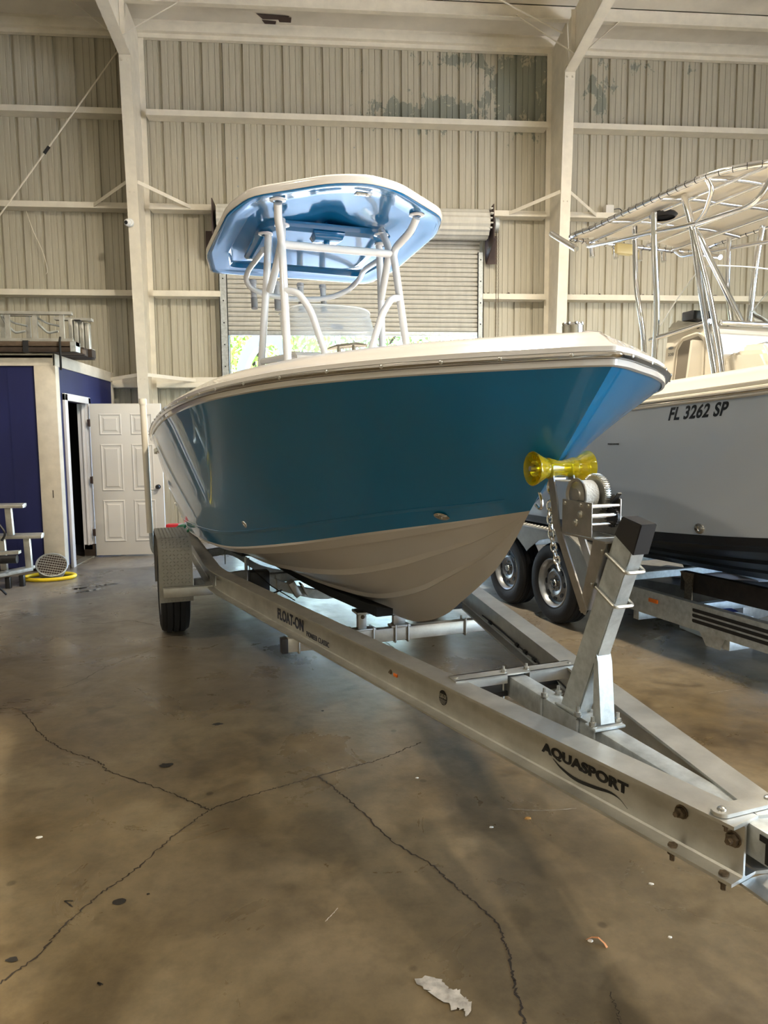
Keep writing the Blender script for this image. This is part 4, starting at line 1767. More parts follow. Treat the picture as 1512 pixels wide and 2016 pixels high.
capB = [(.0, -.03), (-.006, -.03), (-.018, -.022), (-.018, .0), (-.018, .022), (-.006, .03), (-.012, .036), (-.012, .052), (.0, .058), (.02, .105), (.06, .14), (.14, .15), (.27, .152), (.285, .14), (.285, .03)]
b.grid(sweep_sheer(hB, capB))
obj('gunwale_cap', b, cream, bb, sharp=50)
b = B()
b.grid(sweep_sheer(hB, [(-.016, -.014), (-.034, -.010), (-.040, .0), (-.034, .010), (-.016, .014)]), cv=True)
obj('rub_rail', b, chrome, bb, sharp=50)
b = B()
LB = hB.sheer_line(90)
hbh = len(LB) // 2
rows = []
for p, n_ in [q for q in LB[hbh:] if 2.5 < q[0].x < 7.95]:
    a = p + n_ * .27
    f = min(a.y, by_s(hB.ch, a.x).y - .05)
    rows.append([TB(a.x, y, z) for y, z in ((a.y, p.z + .13), (f, 1.14), (0, 1.12), (-f, 1.14), (-a.y, p.z + .13))])
b.grid(rows)
obj('cockpit_liner', b, cream, bb)
# registration number
u0, v0 = find_uv(hB, 1318, 816)
u1, v1 = find_uv(hB, 1430, 804)
w0, n0 = hull_pt(hB, u0, v0)
w1, n1 = hull_pt(hB, u1, v1)
def onB(x, y, z, W=.5):
    # lay a flat strip of lettering onto the curved hull side
    t_ = x
    u = u0 + (u1 - u0) * t_
    vtop = .958
    v_ = vtop - .092 + .092 * y
    w_, nn = hull_pt(hB, u, v_)
    return w_ + nn * (.0015 + z)
lettering('registration_number', 'FL 3262 SP', bb, None, (1, 0, 0), (0, 0, 1), 1, blk, width=1, height=1, bold=.03, spacing=1.08, fn=onB, label='black number FL 3262 SP')
for (px, py) in ((1379, 1042),):
    u_, v_ = find_uv(hB, px, py)
    w0, nn = hull_pt(hB, u_, v_)
    b = B()
    b.lathe([(.0, .001), (.014, .001), (.016, .008), (.034, .006), (.036, 0)], w0, nn, 20)
    b2 = obj('drain_fitting', b, chrome, bb)
# small lettering strip, too small to read
u_, v_ = find_uv(hB, 1200, 874)
w0, nn = hull_pt(hB, u_, v_)
b = B()
for k in range(9):
    b.hexa([w0 - AX * (k * .014 + i * .009) + UPV * j * .005 + nn * (.0015 + kk * .001) for i, j, kk in ((0, -1, 0), (1, -1, 0), (1, 1, 0), (0, 1, 0), (0, -1, 1), (1, -1, 1), (1, 1, 1), (0, 1, 1))])
obj('hull_mark', b, blk, bb)

# console B
b = B()
cs = [(4.05, 1.13), (4.13, 2.30), (4.2, 2.36), (4.55, 2.44), (4.62, 2.40), (4.78, 1.13)]
b.prism([TB(s, .42, z) for s, z in cs], -NL * .84, bev=.025)
cb = obj('console', b, cream, bb)
b = B()
b.prism([TB(s, .36, z) for s, z in ((3.66, 1.13), (3.70, 2.02), (3.76, 2.12), (4.0, 2.14), (4.10, 2.10), (4.10, 1.13))], -NL * .72, bev=.03)
obj('console_seat', b, cream, cb)
b = B()
b.prism([TB(s, .30, z) for s, z in ((3.74, 2.08), (3.80, 2.17), (3.98, 2.18), (3.98, 1.4), (3.64, 1.4))], -NL * .5, bev=.015)
obj('cushion', b, canvas, cb)
b = B()
b.hexa([TB(4.09 + .004 * k, j, z) for k in (0,) for j, z in ((0, 0),)] * 0 or [TB(4.06, -.05, 2.17), TB(4.06, -.17, 2.17), TB(4.09, -.17, 2.17), TB(4.09, -.05, 2.17), TB(4.08, -.03, 2.23), TB(4.08, -.19, 2.23), TB(4.12, -.19, 2.23), TB(4.12, -.03, 2.23)], .006)
obj('latch', b, chrome, cb)
# side door of the console: frame, dark opening, half-open leaf
fo = .422
def sp(s, z, o=0):
    return TB(s, fo + o, z)
b = B()
dp_ = [(4.57, 1.45), (4.48, 2.20), (4.43, 2.26), (4.28, 2.28), (4.235, 2.24), (4.26, 1.45)]
b.prism([sp(s, z, .001) for s, z in dp_], NL * .002)
obj('door_opening', b, mat('shaded_cabin_liner', (.20, .17, .13), .8), cb)
b = B()
b.tube(rnd([sp(s, z, .004) for s, z in ((4.60, 1.40), (4.505, 2.22), (4.44, 2.285), (4.27, 2.305), (4.215, 2.25), (4.23, 1.40))], .05), .009, 8)
obj('door_frame', b, cream, cb)
b = B()
b.prism([TB(4.22, .43, 1.45), TB(4.215, .43, 2.24), TB(4.27, .49, 2.25), TB(4.31, .53, 1.6), TB(4.31, .53, 1.45)], AX * .02, bev=.006)
obj('door_leaf', b, cream, cb)
b = B()
c = sp(4.560, 2.225, .002)
b.prism([c + AX * (-.030 * math.cos(a)) + UPV * (.011 * math.sin(a)) for a in [2 * PI * k / 24 for k in range(24)]], NL * .001)
obj('oval_emblem', b, silver, cb)
lettering('model_number', '220', cb, TB(4.59, fo + .001, 2.165), -AX, UPV, .05, mat('grey_lettering', (.12, .12, .12), .5), width=.06, height=.022)
# windscreen B
b = B()
Wb = cr([(4.66, .43, 2.30), (4.4, .44, 2.32), (4.18, .40, 2.33), (4.12, .22, 2.33), (4.10, 0, 2.33), (4.12, -.22, 2.33), (4.18, -.4, 2.33), (4.5, -.44, 2.33)], 6)
rows = []
for k in range(5):
    t_ = k / 4
    rows.append([TB(p.x + .08 * t_, p.y * (1 - .05 * t_), p.z + (.46 - max(0, (p.x - 4.22)) * .85) * t_) for p in Wb])
b.grid(rows)
obj('windscreen', b, glass, cb)
b = B()
b.tube(rows[-1], .005, 6)
obj('windscreen_edge', b, tape, cb)
b = B()
for i in (3, 9, 16, 26, 33):
    p = rows[0][i]
    b.lathe([(.014, 0), (.014, .008), (0, .01)], p + UPV * .02 - NL * 0, (rows[0][i] - TB(4.6, 0, rows[0][i].z)).normalized() if False else (p - TB(4.6, 0, p.z)).normalized(), 12)
obj('screen_button', b, blackpl, cb)
b = B()
b.hexa([TB(4.32 + i, .22 + j, 2.41 + k) for i, j, k in ((0, 0, 0), (.12, 0, 0), (.12, .22, 0), (0, .22, 0), (0, 0, .07), (.12, 0, .07), (.12, .22, .07), (0, .22, .07))], .01)
obj('compass_box', b, blackpl, cb)

# T-top B: polished tube frame and canvas
ZT = 3.30
def tubB(nm, pts, r=.022, rad=.12, par=None, seg=12):
    b = B()
    b.tube(rnd([TB(*p) for p in pts], rad), r, seg)
    return obj(nm, b, polal, par or bb)
def zb(s, l=0):
    return ZT + .05 * (1 - (l / .72) ** 2)
side = lambda sg: [(5.56, .67 * sg, ZT), (5.2, .70 * sg, ZT), (4.7, .71 * sg, ZT), (4.3, .71 * sg, ZT), (4.02, .70 * sg, ZT), (3.82, .63 * sg, ZT), (3.66, .48 * sg, ZT), (3.58, .25 * sg, ZT)]
b = B()
ring = cr([TB(*p) for p in side(1)] + [TB(3.56, 0, ZT)] + [TB(*p) for p in side(-1)[::-1]] + [TB(5.60, 0, ZT)], 5, True)
b.tube(ring, .022, 12, closed=True)
rim = obj('top_rim', b, polal, bb)
b = B()
for i in range(0, len(ring)):
    pass
# lacing wraps
dd = 0
for i in range(len(ring)):
    p, q = ring[i], ring[(i + 1) % len(ring)]
    L0 = (q - p).length
    k = 0
    while dd < L0:
        c = p.lerp(q, dd / L0)
        d = (q - p).normalized()
        b = B()
        b.tube([c - d * .0022, c + d * .0022], .0245, 8)
        obj('lacing_loop', b, blackpl, rim)
        dd += .085
    dd -= L0
b = B()
rows = []
for i in range(25):
    s = 5.58 - i * .0835
    w = .69 if s > 4.02 else .69 * math.sqrt(max(0.02, 1 - ((4.02 - s) / .46) ** 2))
    rows.append([TB(s, w * t_, zb(s, w * t_) + .018 - .02 * abs(t_)) for t_ in (-1, -.75, -.5, -.25, 0, .25, .5, .75, 1)])
b.grid(rows)
b.grid([[p + UPV * .006 for p in r] for r in rows])
obj('canvas_roof', b, canvas, bb, fix=False)
for l in (.46, .16, -.16, -.46):
    tubB('fore_aft_bar', [(5.56, l, zb(5.5, l) - .03), (4.6, l, zb(4.6, l) - .03), (3.7, l, zb(3.7, l) - .03)], .0165, .2)
for s in (5.0, 4.42, 4.0):
    tubB('cross_bow', [(s, .68, zb(s, .68) - .015), (s, .35, zb(s, .35) - .015), (s, 0, zb(s, 0) - .035), (s, -.35, zb(s, -.35) - .015), (s, -.68, zb(s, -.68) - .015)], .0165, .2)
for sg in (1, -1):
    tubB('front_leg', [(4.36, .53 * sg, 3.31), (4.29, .505 * sg, 3.08), (4.18, .485 * sg, 2.5), (4.05, .47 * sg, 1.97), (3.93, .46 * sg, 1.15)], .025)
    tubB('front_leg', [(4.27, .51 * sg, 3.04), (4.13, .49 * sg, 2.6), (4.00, .475 * sg, 2.1), (3.84, .47 * sg, 1.15)], .021)
    tubB('front_brace', [(4.27, .50 * sg, 3.04), (4.26, .46 * sg, 3.00), (4.22, .40 * sg, 2.84), (4.13, .16 * sg, 2.37)], .022)
    tubB('arm', [(4.27, .51 * sg, 3.07), (4.12, .55 * sg, 3.12), (3.98, .63 * sg, 3.22), (3.98, .68 * sg, 3.29)], .017)
    tubB('rear_leg', [(4.64, .56 * sg, 3.27), (4.66, .53 * sg, 3.0), (4.66, .48 * sg, 2.5), (4.70, .47 * sg, 1.95), (4.76, .46 * sg, 1.15)], .024)
    tubB('rear_leg', [(4.93, .50 * sg, 3.25), (4.92, .49 * sg, 2.8), (4.80, .48 * sg, 2.3), (4.80, .47 * sg, 1.15)], .021)
    tubB('hand_rail', [(4.12, .475 * sg, 2.36), (4.74, .475 * sg, 2.31)], .019)
tubB('front_bar', [(4.03, .46, 2.34), (4.0, 0, 2.34), (4.03, -.46, 2.34)], .019)
for sg in (1, -1):
    tubB('lower_side_bar', [(5.57, .50 * sg, 3.29), (5.52, .53 * sg, 3.235), (4.65, .53 * sg, 3.13), (4.27, .52 * sg, 3.08), (3.72, .50 * sg, 3.06), (3.62, .45 * sg, 3.28)], .019)
for l, z in ((.42, 3.20), (.16, 3.21), (-.11, 3.21), (-.39, 3.22)):
    b = B()
    b.tube([TB(5.62, l, z + .10), TB(5.60, l, z - .03)], .024, 12)
    obj('rod_holder', b, polal, bb)
b = B()
b.tube([TB(5.88, .68, 3.43), TB(5.48, .68, 3.19)], .026, 12)
obj('rod_holder', b, polal, bb)
b = B()
b.tube([TB(5.2, -.68, 3.16), TB(5.6, -.74, 3.30)], .024, 12)
obj('rod_holder', b, polal, bb)
b = B()
b.hexa([TB(5.56 + i, -.02 + j, 3.22 + k) for i, j, k in ((0, 0, 0), (.08, 0, 0), (.08, .2, 0), (0, .2, 0), (0, 0, .09), (.08, 0, .09), (.08, .2, .09), (0, .2, .09))], .01)
obj('deck_light', b, mat('pale_yellow_lens', (.8, .66, .32), .3), bb)
b = B()
b.lathe([(.09, -.02), (.11, 0), (.09, .02), (0, .02)], TB(4.72, .40, zb(4.7, .4) - .05), (0, 0, 1), 20)
obj('speaker', b, blackpl, bb)
# ============================================================ TRAILERS
ZB, ZF = .435, .59
tr = thing('boat_trailer', 'aluminium I-beam boat trailer under the blue boat, tongue pointing right', 'trailer', T(5.85, 0, 0), TH)
def web_l(s):
    return .052 + .2013 * (s - 1.25)
def ibeam_rows(path, c, zb_, zf, wf=.10, tf=.009, tw=.008):
    rows = []
    n_ = len(path)
    for i, (s, l, dz) in enumerate(path):
        a, q = path[max(i - 1, 0)], path[min(i + 1, n_ - 1)]
        ds, dl = q[0] - a[0], q[1] - a[1]
        L_ = math.hypot(ds, dl)
        ns, nl = -dl / L_, ds / L_
        sec = [(-wf / 2, zb_), (wf / 2, zb_), (wf / 2, zb_ + tf), (tw / 2 + .004, zb_ + tf + .001), (tw / 2, zb_ + tf + .006), (tw / 2, zf - tf - .006), (tw / 2 + .004, zf - tf - .001), (wf / 2, zf - tf), (wf / 2, zf), (-wf / 2, zf), (-wf / 2, zf - tf), (-tw / 2 - .004, zf - tf - .001), (-tw / 2, zf - tf - .006), (-tw / 2, zb_ + tf + .006), (-tw / 2 - .004, zb_ + tf + .001), (-wf / 2, zb_ + tf)]
        rows.append([T(s + ns * o, l + nl * o, z + dz, c) for o, z in sec])
    return rows
def frame_path(sg, s0, l0, sb, lb, s1, dz=0):
    P = [(s0, l0, 0)]
    for k in range(1, 6):
        P.append((s0 + (sb - .18 - s0) * k / 5, l0 + (lb - l0) * (sb - .18 - s0) / (sb - s0) * k / 5, 0))
    a = V(P[-1])
    m_ = V((sb, lb, 0))
    e_ = V((sb + .18, lb, 0))
    for k in range(1, 8):
        t_ = k / 8
        q = a * (1 - t_) ** 2 + m_ * 2 * t_ * (1 - t_) + e_ * t_ * t_
        P.append((q.x, q.y, 0))
    P.append((sb + .18, lb, 0))
    P.append((s1, lb, dz))
    return [(s, sg * l, z) for s, l, z in P]
beams = []
for sg in (1, -1):
    b = B()
    rows = ibeam_rows(frame_path(sg, 1.235, web_l(1.235), 5.22, web_l(5.22), 8.35), CA, ZB, ZF)
    b.grid(rows, cv=True)
    b.face(rows[0])
    b.face(rows[-1])
    beams.append(obj('frame_beam', b, alu, tr, sharp=25))
bl, br = beams
# lettering on the near beam: plane of the web's outer face
du = (T(1.25, web_l(1.25), .5) - T(3.25, web_l(3.25), .5)).normalized()   # reading direction, toward the coupler
nw = du.cross(UPV).normalized()
if nw.dot(NL) < 0:
    nw = -nw
def onweb(s, z, o=.0048):
    return T(s, web_l(s), z) + nw * o
def wlet(nm, body, s0, s1, z0, hgt, m=blk, bold=.01, shear=0, spacing=1.05, label=None):
    w_ = (onweb(s0, z0) - onweb(s1, z0)).length
    return lettering(nm, body, bl, onweb(s0, z0), du, UPV, 1, m, width=w_, height=hgt, bold=bold, shear=shear, spacing=spacing, label=label)
wlet('beam_lettering', 'AQUASPORT', 1.915, 1.575, .497, .039, bold=.045, spacing=1.03, label='black AQUASPORT lettering')
b = B()
sw = cr([onweb(1.865, .497), onweb(1.83, .480), onweb(1.77, .468), onweb(1.70, .474), onweb(1.64, .484), onweb(1.605, .480), onweb(1.575, .463)], 6)
A1, A2 = [], []
for i, p in enumerate(sw):
    t_ = i / (len(sw) - 1)
    h_ = .0050 * math.sin(PI * min(1, t_ * 1.15 + .02)) + .0006
    A1.append(p + UPV * h_)
    A2.append(p - UPV * h_)
b.grid([A1, A2])
b.grid([[q + nw * .0006 for q in A1], [q + nw * .0006 for q in A2]])
obj('lettering_swoosh', b, blk, bl, smooth=False, fix=False)
wlet('beam_lettering', 'FLOAT-ON', 4.07, 3.72, .475, .066, m=mat('navy_lettering', (.03, .035, .06), .5), bold=.03, label='dark FLOAT-ON lettering')
wlet('beam_lettering', 'PIONEER CLASSIC', 3.68, 3.415, .463, .028, m=MATS['navy_lettering'], bold=.0, label='small PIONEER CLASSIC lettering')
b = B()
c = onweb(2.45, .511, .005)
b.prism([c + du * .026 * math.cos(a) + UPV * .030 * math.sin(a) for a in [2 * PI * k / 32 for k in range(32)]], nw * .0008)
em = obj('round_emblem', b, blk, bl, smooth=False, label='black round FLOAT-ON emblem')
lettering('emblem_lettering', 'FLOAT-ON', em, c - du * .023 - UPV * .002 + nw * .0012, du, UPV, 1, alu, width=.046, height=.018, bold=.02)
b = B()
for k in range(4):
    q = c - UPV * (.009 + .005 * k)
    w_ = .022 - .003 * k
    b.bar(q - du * w_ + nw * .001, q + du * w_ + nw * .001, .0015, .001, side=UPV)
obj('emblem_wave', b, alu, em)
b = B()
c = onweb(2.79, .503)
b.hexa([c + du * (i * .014) + UPV * (j * .007) + nw * k for i, j, k in ((-1, -1, 0), (1, -1, 0), (1, 1, 0), (-1, 1, 0), (-1, -1, .005), (1, -1, .005), (1, 1, .005), (-1, 1, .005))], .001)
mk = obj('amber_reflector', b, orange, bl)
each('web_bolt', [lambda b: b.bolt(onweb(2.83, .506), nw, .006, .008, .003), lambda b: b.bolt(onweb(1.405, .535), nw, .010, .018, .010), lambda b: b.bolt(onweb(1.262, .532), nw, .011, .016, .010)], brown, bl)
for s in (1.405, 1.262):
    b = B()
    p = T(s, web_l(s) + .03, ZB)
    b.bolt(p, (0, 0, -1), .009, .016, .014)
    b.cyl(p + UPV * .009, p + UPV * .015, .013, 6)
    obj('flange_bolt', b, brown, bl)
each('flange_bolt', [lambda b: b.bolt(T(1.262, web_l(1.262) + .03, ZF - .009), (0, 0, -1), .006, .016, .008)], brown, bl)
# cables and label inside the far beam
def inr(s, z, o=.006):
    return T(s, -web_l(s), z) + (NL * 1.0 + AX * .2).normalized() * o
b = B()
b.tube(cr([inr(3.7, .47), inr(3.3, .475, .01), inr(3.0, .468), inr(2.85, .475, .01), inr(2.7, .462), inr(2.55, .465), inr(2.46, .458)], 5), .004, 6)
b.tube(cr([inr(2.53, .535, .012), inr(2.56, .535, .03), inr(2.575, .50, .03), inr(2.57, .455, .02)], 5), .004, 6)
obj('brake_line', b, cable, br)
b = B()
for s in (3.55, 3.1, 2.98, 2.86, 2.66):
    b.tube([inr(s, .47, .008), inr(s - .035, .47, .008)], .010, 8)
b.tube([inr(2.53, .54, .0), inr(2.53, .54, .016)], .009, 8)
obj('cable_clip', b, cable, br)
b = B()
b.hexa([inr(s, z, o) for s, z, o in ((2.70, .475, .005), (2.60, .475, .005), (2.60, .545, .005), (2.70, .545, .005), (2.70, .475, .006), (2.60, .475, .006), (2.60, .545, .006), (2.70, .545, .006))])
obj('rating_plate', b, alu, br)

def boxS(b, s0, s1, l0, l1, z0, z1, bev=0, c=CA):
    return b.hexa([T(s, l, z, c) for s, l, z in ((s0, l0, z0), (s1, l0, z0), (s1, l1, z0), (s0, l1, z0), (s0, l0, z1), (s1, l0, z1), (s1, l1, z1), (s0, l1, z1))], bev)
# front tie plate
b = B()
P = []
for k in range(9):
    a = PI / 2 + PI * k / 8
P = [T(1.283 + .024 * math.cos(a), .080 + .024 * math.sin(a) , .591) for a in [PI * k / 10 for k in range(11)]] + [T(1.283 - .024, -.10, .591), T(1.283 - .024 + .0, -.13, .591), T(1.283 + .024, -.13, .591)]
b.prism(P, (0, 0, .010), bev=.001)
tp = obj('tie_plate', b, alu, tr)
b = B()
for l in (.078, -.075):
    b.lathe([(.011, 0), (.010, .005), (.005, .008), (0, .008)], T(1.283, l, .601), (0, 0, 1), 14)
    b.bolt(T(1.283, l, .582), (0, 0, -1), .006, .012, .006)
obj('plate_bolt', b, steelb, tp)
# tongue tube
b = B()
boxS(b, .35, 2.425, -.038, .038, .497, .583, .008)
tg = obj('tongue_beam', b, galv, tr)
b = B()
bb_ = lettering('tongue_lettering', 'T', tg, T(1.203, .0395, .507), -AX, UPV, 1, blk, width=.05, height=.066, bold=.05, label='black letter T')
b = B()
boxS(b, 1.10, 1.24, -.10, .06, .427, .434)
obj('bottom_plate', b, alu, tr)
b = B()
b.prism([T(.35, .05, .6), T(.05, .045, .6), T(-.05, .03, .57), T(-.08, .0, .55), T(-.05, -.03, .57), T(.05, -.045, .6), T(.35, -.05, .6)], (0, 0, -.07), bev=.008)
obj('coupler', b, galv, tr)
# front crossmember (channel) over the inner flanges
b = B()
lw = web_l(2.41) - .01
boxS(b, 2.38, 2.445, -lw, lw, .591, .597)
boxS(b, 2.438, 2.445, -lw, lw, .545, .597)
boxS(b, 2.38, 2.387, -lw, -.05, .545, .597)
boxS(b, 2.38, 2.387, .05, lw, .560, .597)
fx = obj('front_crossmember', b, alu, tr)
b = B()
for l in (.052, -.052):
    b.bolt(T(2.41, l, .597), (0, 0, 1), .007, .016, .008)
for l in (lw - .015, -lw + .02):
    b.lathe([(.008, 0), (.008, .006), (0, .008)], T(2.41, l, .597), (0, 0, 1), 10)
b.tube([T(2.41, .052, .6), T(2.41, .052, .485)], .005, 8)
b.tube([T(2.41, -.052, .6), T(2.41, -.052, .485)], .005, 8)
obj('crossmember_bolt', b, steelb, fx)
b = B()
b.prism([T(2.52, .23, .50), T(2.40, .16, .50), T(2.40, -.2, .50), T(2.52, -.25, .50)], (0, 0, .02))
b.tube([T(2.5, -.25, .57), T(2.42, .0, .572), T(2.5, .25, .565)], .008, 6)
obj('cable_loom', b, cable, tr)

# keel crossmember under the frame
XS = 3.77
XL = web_l(XS) + .10
b = B()
boxS(b, XS, XS + .05, -XL + .04, XL, .352, .430, .003)
kx = obj('keel_crossmember', b, alu, tr)
b = B()
boxS(b, XS - .004, XS + .054, XL - .03, XL + .006, .348, .432, .003)
obj('end_cap', b, blackpl, kx)
def ubolt(s, l, z0=.345, z1=.437, w=.062, r=.0055):
    b = B()
    b.tube(rnd([T(s - .008, l, z1 + .012), T(s - .008, l, z0), T(s + w - .006, l, z0), T(s + w - .006, l, z1 + .012)], .01), r, 8)
    return obj('u_bolt', b, steelb, kx)
for l in (.13, .255, -.005, -.085, XL - .09, -.46):
    ubolt(XS, l)
b = B()
boxS(b, XS - .01, XS + .06, -.10, .02, .431, .445, .002)
boxS(b, XS + .01, XS + .045, -.075, .0, .445, .50, .004)
obj('keel_pad', b, alu, kx)
b = B()
boxS(b, XS - .008, XS + .058, .115, .275, .431, .442, .002)
boxS(b, XS + .005, XS + .045, .168, .218, .442, .535, .003)
boxS(b, XS - .02, XS + .09, .155, .232, .53, .545, .004)
bk = obj('bunk_bracket', b, alu, kx)
b = B()
b.lathe([(.012, 0), (.012, .004), (.007, .006), (.007, .010), (0, .010)], T(XS + .005, .192, .512), -AX, 14)
obj('bracket_bolt', b, brown, bk)
# small bracket under the left beam
# rear crossmembers dipping in the middle
for s, zc in ((5.25, .33), (6.5, .27), (7.9, .25)):
    for sg in (1,):
        b = B()
        P = cr([T(s, .85, .50), T(s, .72, .52), T(s, .55, .515), T(s, .3, zc + .07), T(s, 0, zc), T(s, -.3, zc + .07), T(s, -.55, .515), T(s, -.72, .52), T(s, -.85, .50)], 5)
        rows = [[p - UPV * .035 - AX * .025, p - UPV * .035 + AX * .025, p + UPV * .035 + AX * .025, p + UPV * .035 - AX * .025] for p in P]
        b.grid(rows, cv=True)
        b.face(rows[0])
        b.face(rows[-1])
        cm = obj('curved_crossmember', b, galv, tr)
        b = B()
        for l in (.62, .40, -.4, -.62):
            zz = .53 if abs(l) > .5 else zc + .14
            b.bolt(T(s, l, zz), (0, 0, 1), .007, .02, .02)
            b.tube([T(s - .028, l, zz + .02), T(s - .028, l, zz - .12)], .005, 6)
        obj('crossmember_bolt', b, steelb, cm)
b = B()
q = T(5.2, .27, .40)
b.bar(q - NL * .03 - UPV * .05, q + NL * .03 + UPV * .06, .10, .05, side=AX, bev=.003)
b.bar(q - NL * .10 - UPV * .05, q - NL * .05 + UPV * .04, .09, .012, side=AX)
obj('roller_bracket', b, alu, tr)
b = B()
boxS(b, 4.95, 5.06, .50, .64, .40, .60, .01)
obj('mounting_block', b, blackpl, tr)
b = B()
b.tube([T(4.97, .62, .62), T(4.9, .50, .50), T(4.82, .35, .40)], .004, 6)
b.tube(cr([T(5.0, .5, .42), T(5.3, .3, .38), T(5.5, 0, .3), T(5.6, -.4, .45)], 6), .006, 6)
obj('brake_line', b, cable, tr)
# torsion axle and bunks
b = B()
b.bar(T(5.85, .95, .375), T(5.85, -.95, .375), .075, .075, side=AX, bev=.008)
obj('axle', b, galv, tr)
for sg in (1, -1):
    b = B()
    P = [(3.38, .655), (4.3, .575), (5.0, .53), (6.0, .482), (7.7, .42)]
    l0 = .20 * sg
    rows = [[T(s, l0 - .045, z - .045), T(s, l0 + .045, z - .045), T(s, l0 + .045, z + .006 * sg * sg), T(s, l0 - .045, z - .008)] for s, z in P]
    b.grid(rows, cv=True)
    b.face(rows[0])
    b.face(rows[-1])
    obj('keel_bunk', b, carpet, tr)
    b = B()
    l1 = .62 * sg
    rows = [[T(s, l1 - .045 * sg, z - .05), T(s, l1 + .045 * sg, z - .05), T(s, l1 + .045 * sg, z + .0), T(s, l1 - .045 * sg, z - .02)] for s, z in ((5.15, .735), (6.3, .64), (8.0, .53))]
    b.grid(rows, cv=True)
    b.face(rows[0])
    b.face(rows[-1])
    bo = obj('side_bunk', b, carpet, tr)
    for s in (5.25, 7.9):
        b = B()
        b.tube([T(s, l1, .5), T(s, l1, .66 if s < 6 else .50)], .012, 8)
        obj('bunk_post', b, galv, tr)

# wheel, fender
def wheel(par, s, l, sg, c, r=.335, w_=.215, rim=.195):
    o = T(s, l, r, c)
    ax = NL * sg
    b = B()
    h = w_ / 2
    prof_ = [(rim + .01, -h + .01), (rim + .035, -h), (r * .82, -h - .004), (r * .93, -h + .006), (r * .975, -h + .028)]
    for k in range(4):
        x = -h + .034 + k * (w_ - .068) / 3
        if k:
            prof_ += [(r * .965, x - .006), (r * .965, x)]
        prof_ += [(r * .998, x + .003), (r * .998, x + (w_ - .068) / 3 - .010)] if k < 3 else []
    prof_ += [(r * .975, h - .028), (r * .93, h - .006), (r * .82, h + .004), (rim + .035, h), (rim + .01, h - .01), (rim - .006, h - .03), (rim - .006, -h + .03)]
    b.lathe(prof_, o, ax, 56, closed=True)
    ty = obj('tyre', b, rubber, par, sharp=40)
    b = B()
    b.lathe([(rim + .012, h - .012), (rim + .004, h - .004), (rim - .008, h - .014), (rim - .02, h - .05), (rim - .035, h - .06), (rim - .05, h - .05), (.10, h - .03), (.075, h - .035), (.06, h - .05), (.0, h - .05)], o, ax, 40)
    b.lathe([(rim + .012, -h + .012), (rim - .01, -h + .02), (rim - .02, h - .05)], o, ax, 40)
    wh = obj('rim', b, silver, par)
    b = B()
    u = ax.orthogonal().normalized()
    t_ = ax.cross(u)
    for k in range(8):
        a = 2 * PI * k / 8
        q = o + ax * (h - .041) + (u * math.cos(a) + t_ * math.sin(a)) * .128
        tv = (u * -math.sin(a) + t_ * math.cos(a))
        rv = (u * math.cos(a) + t_ * math.sin(a))
        b.prism([q + tv * (.024 * math.cos(e)) + rv * (.016 * math.sin(e)) for e in [2 * PI * m_ / 10 for m_ in range(10)]], ax * .006)
    obj('rim_slot', b, blackpl, wh)
    b = B()
    b.lathe([(.034, -.06), (.034, .0), (.028, .012), (0, .014)], o + ax * (h - .03), ax, 20)
    for k in range(5):
        a = 2 * PI * k / 5
        b.lathe([(.011, 0), (.011, .018), (.006, .022), (0, .022)], o + ax * (h - .05) + (u * math.cos(a) + t_ * math.sin(a)) * .057, ax, 6)
    obj('hub_and_nuts', b, chrome, wh)
for sg in (1, -1):
    wheel(tr, 5.85, 1.115 * sg, sg, CA)
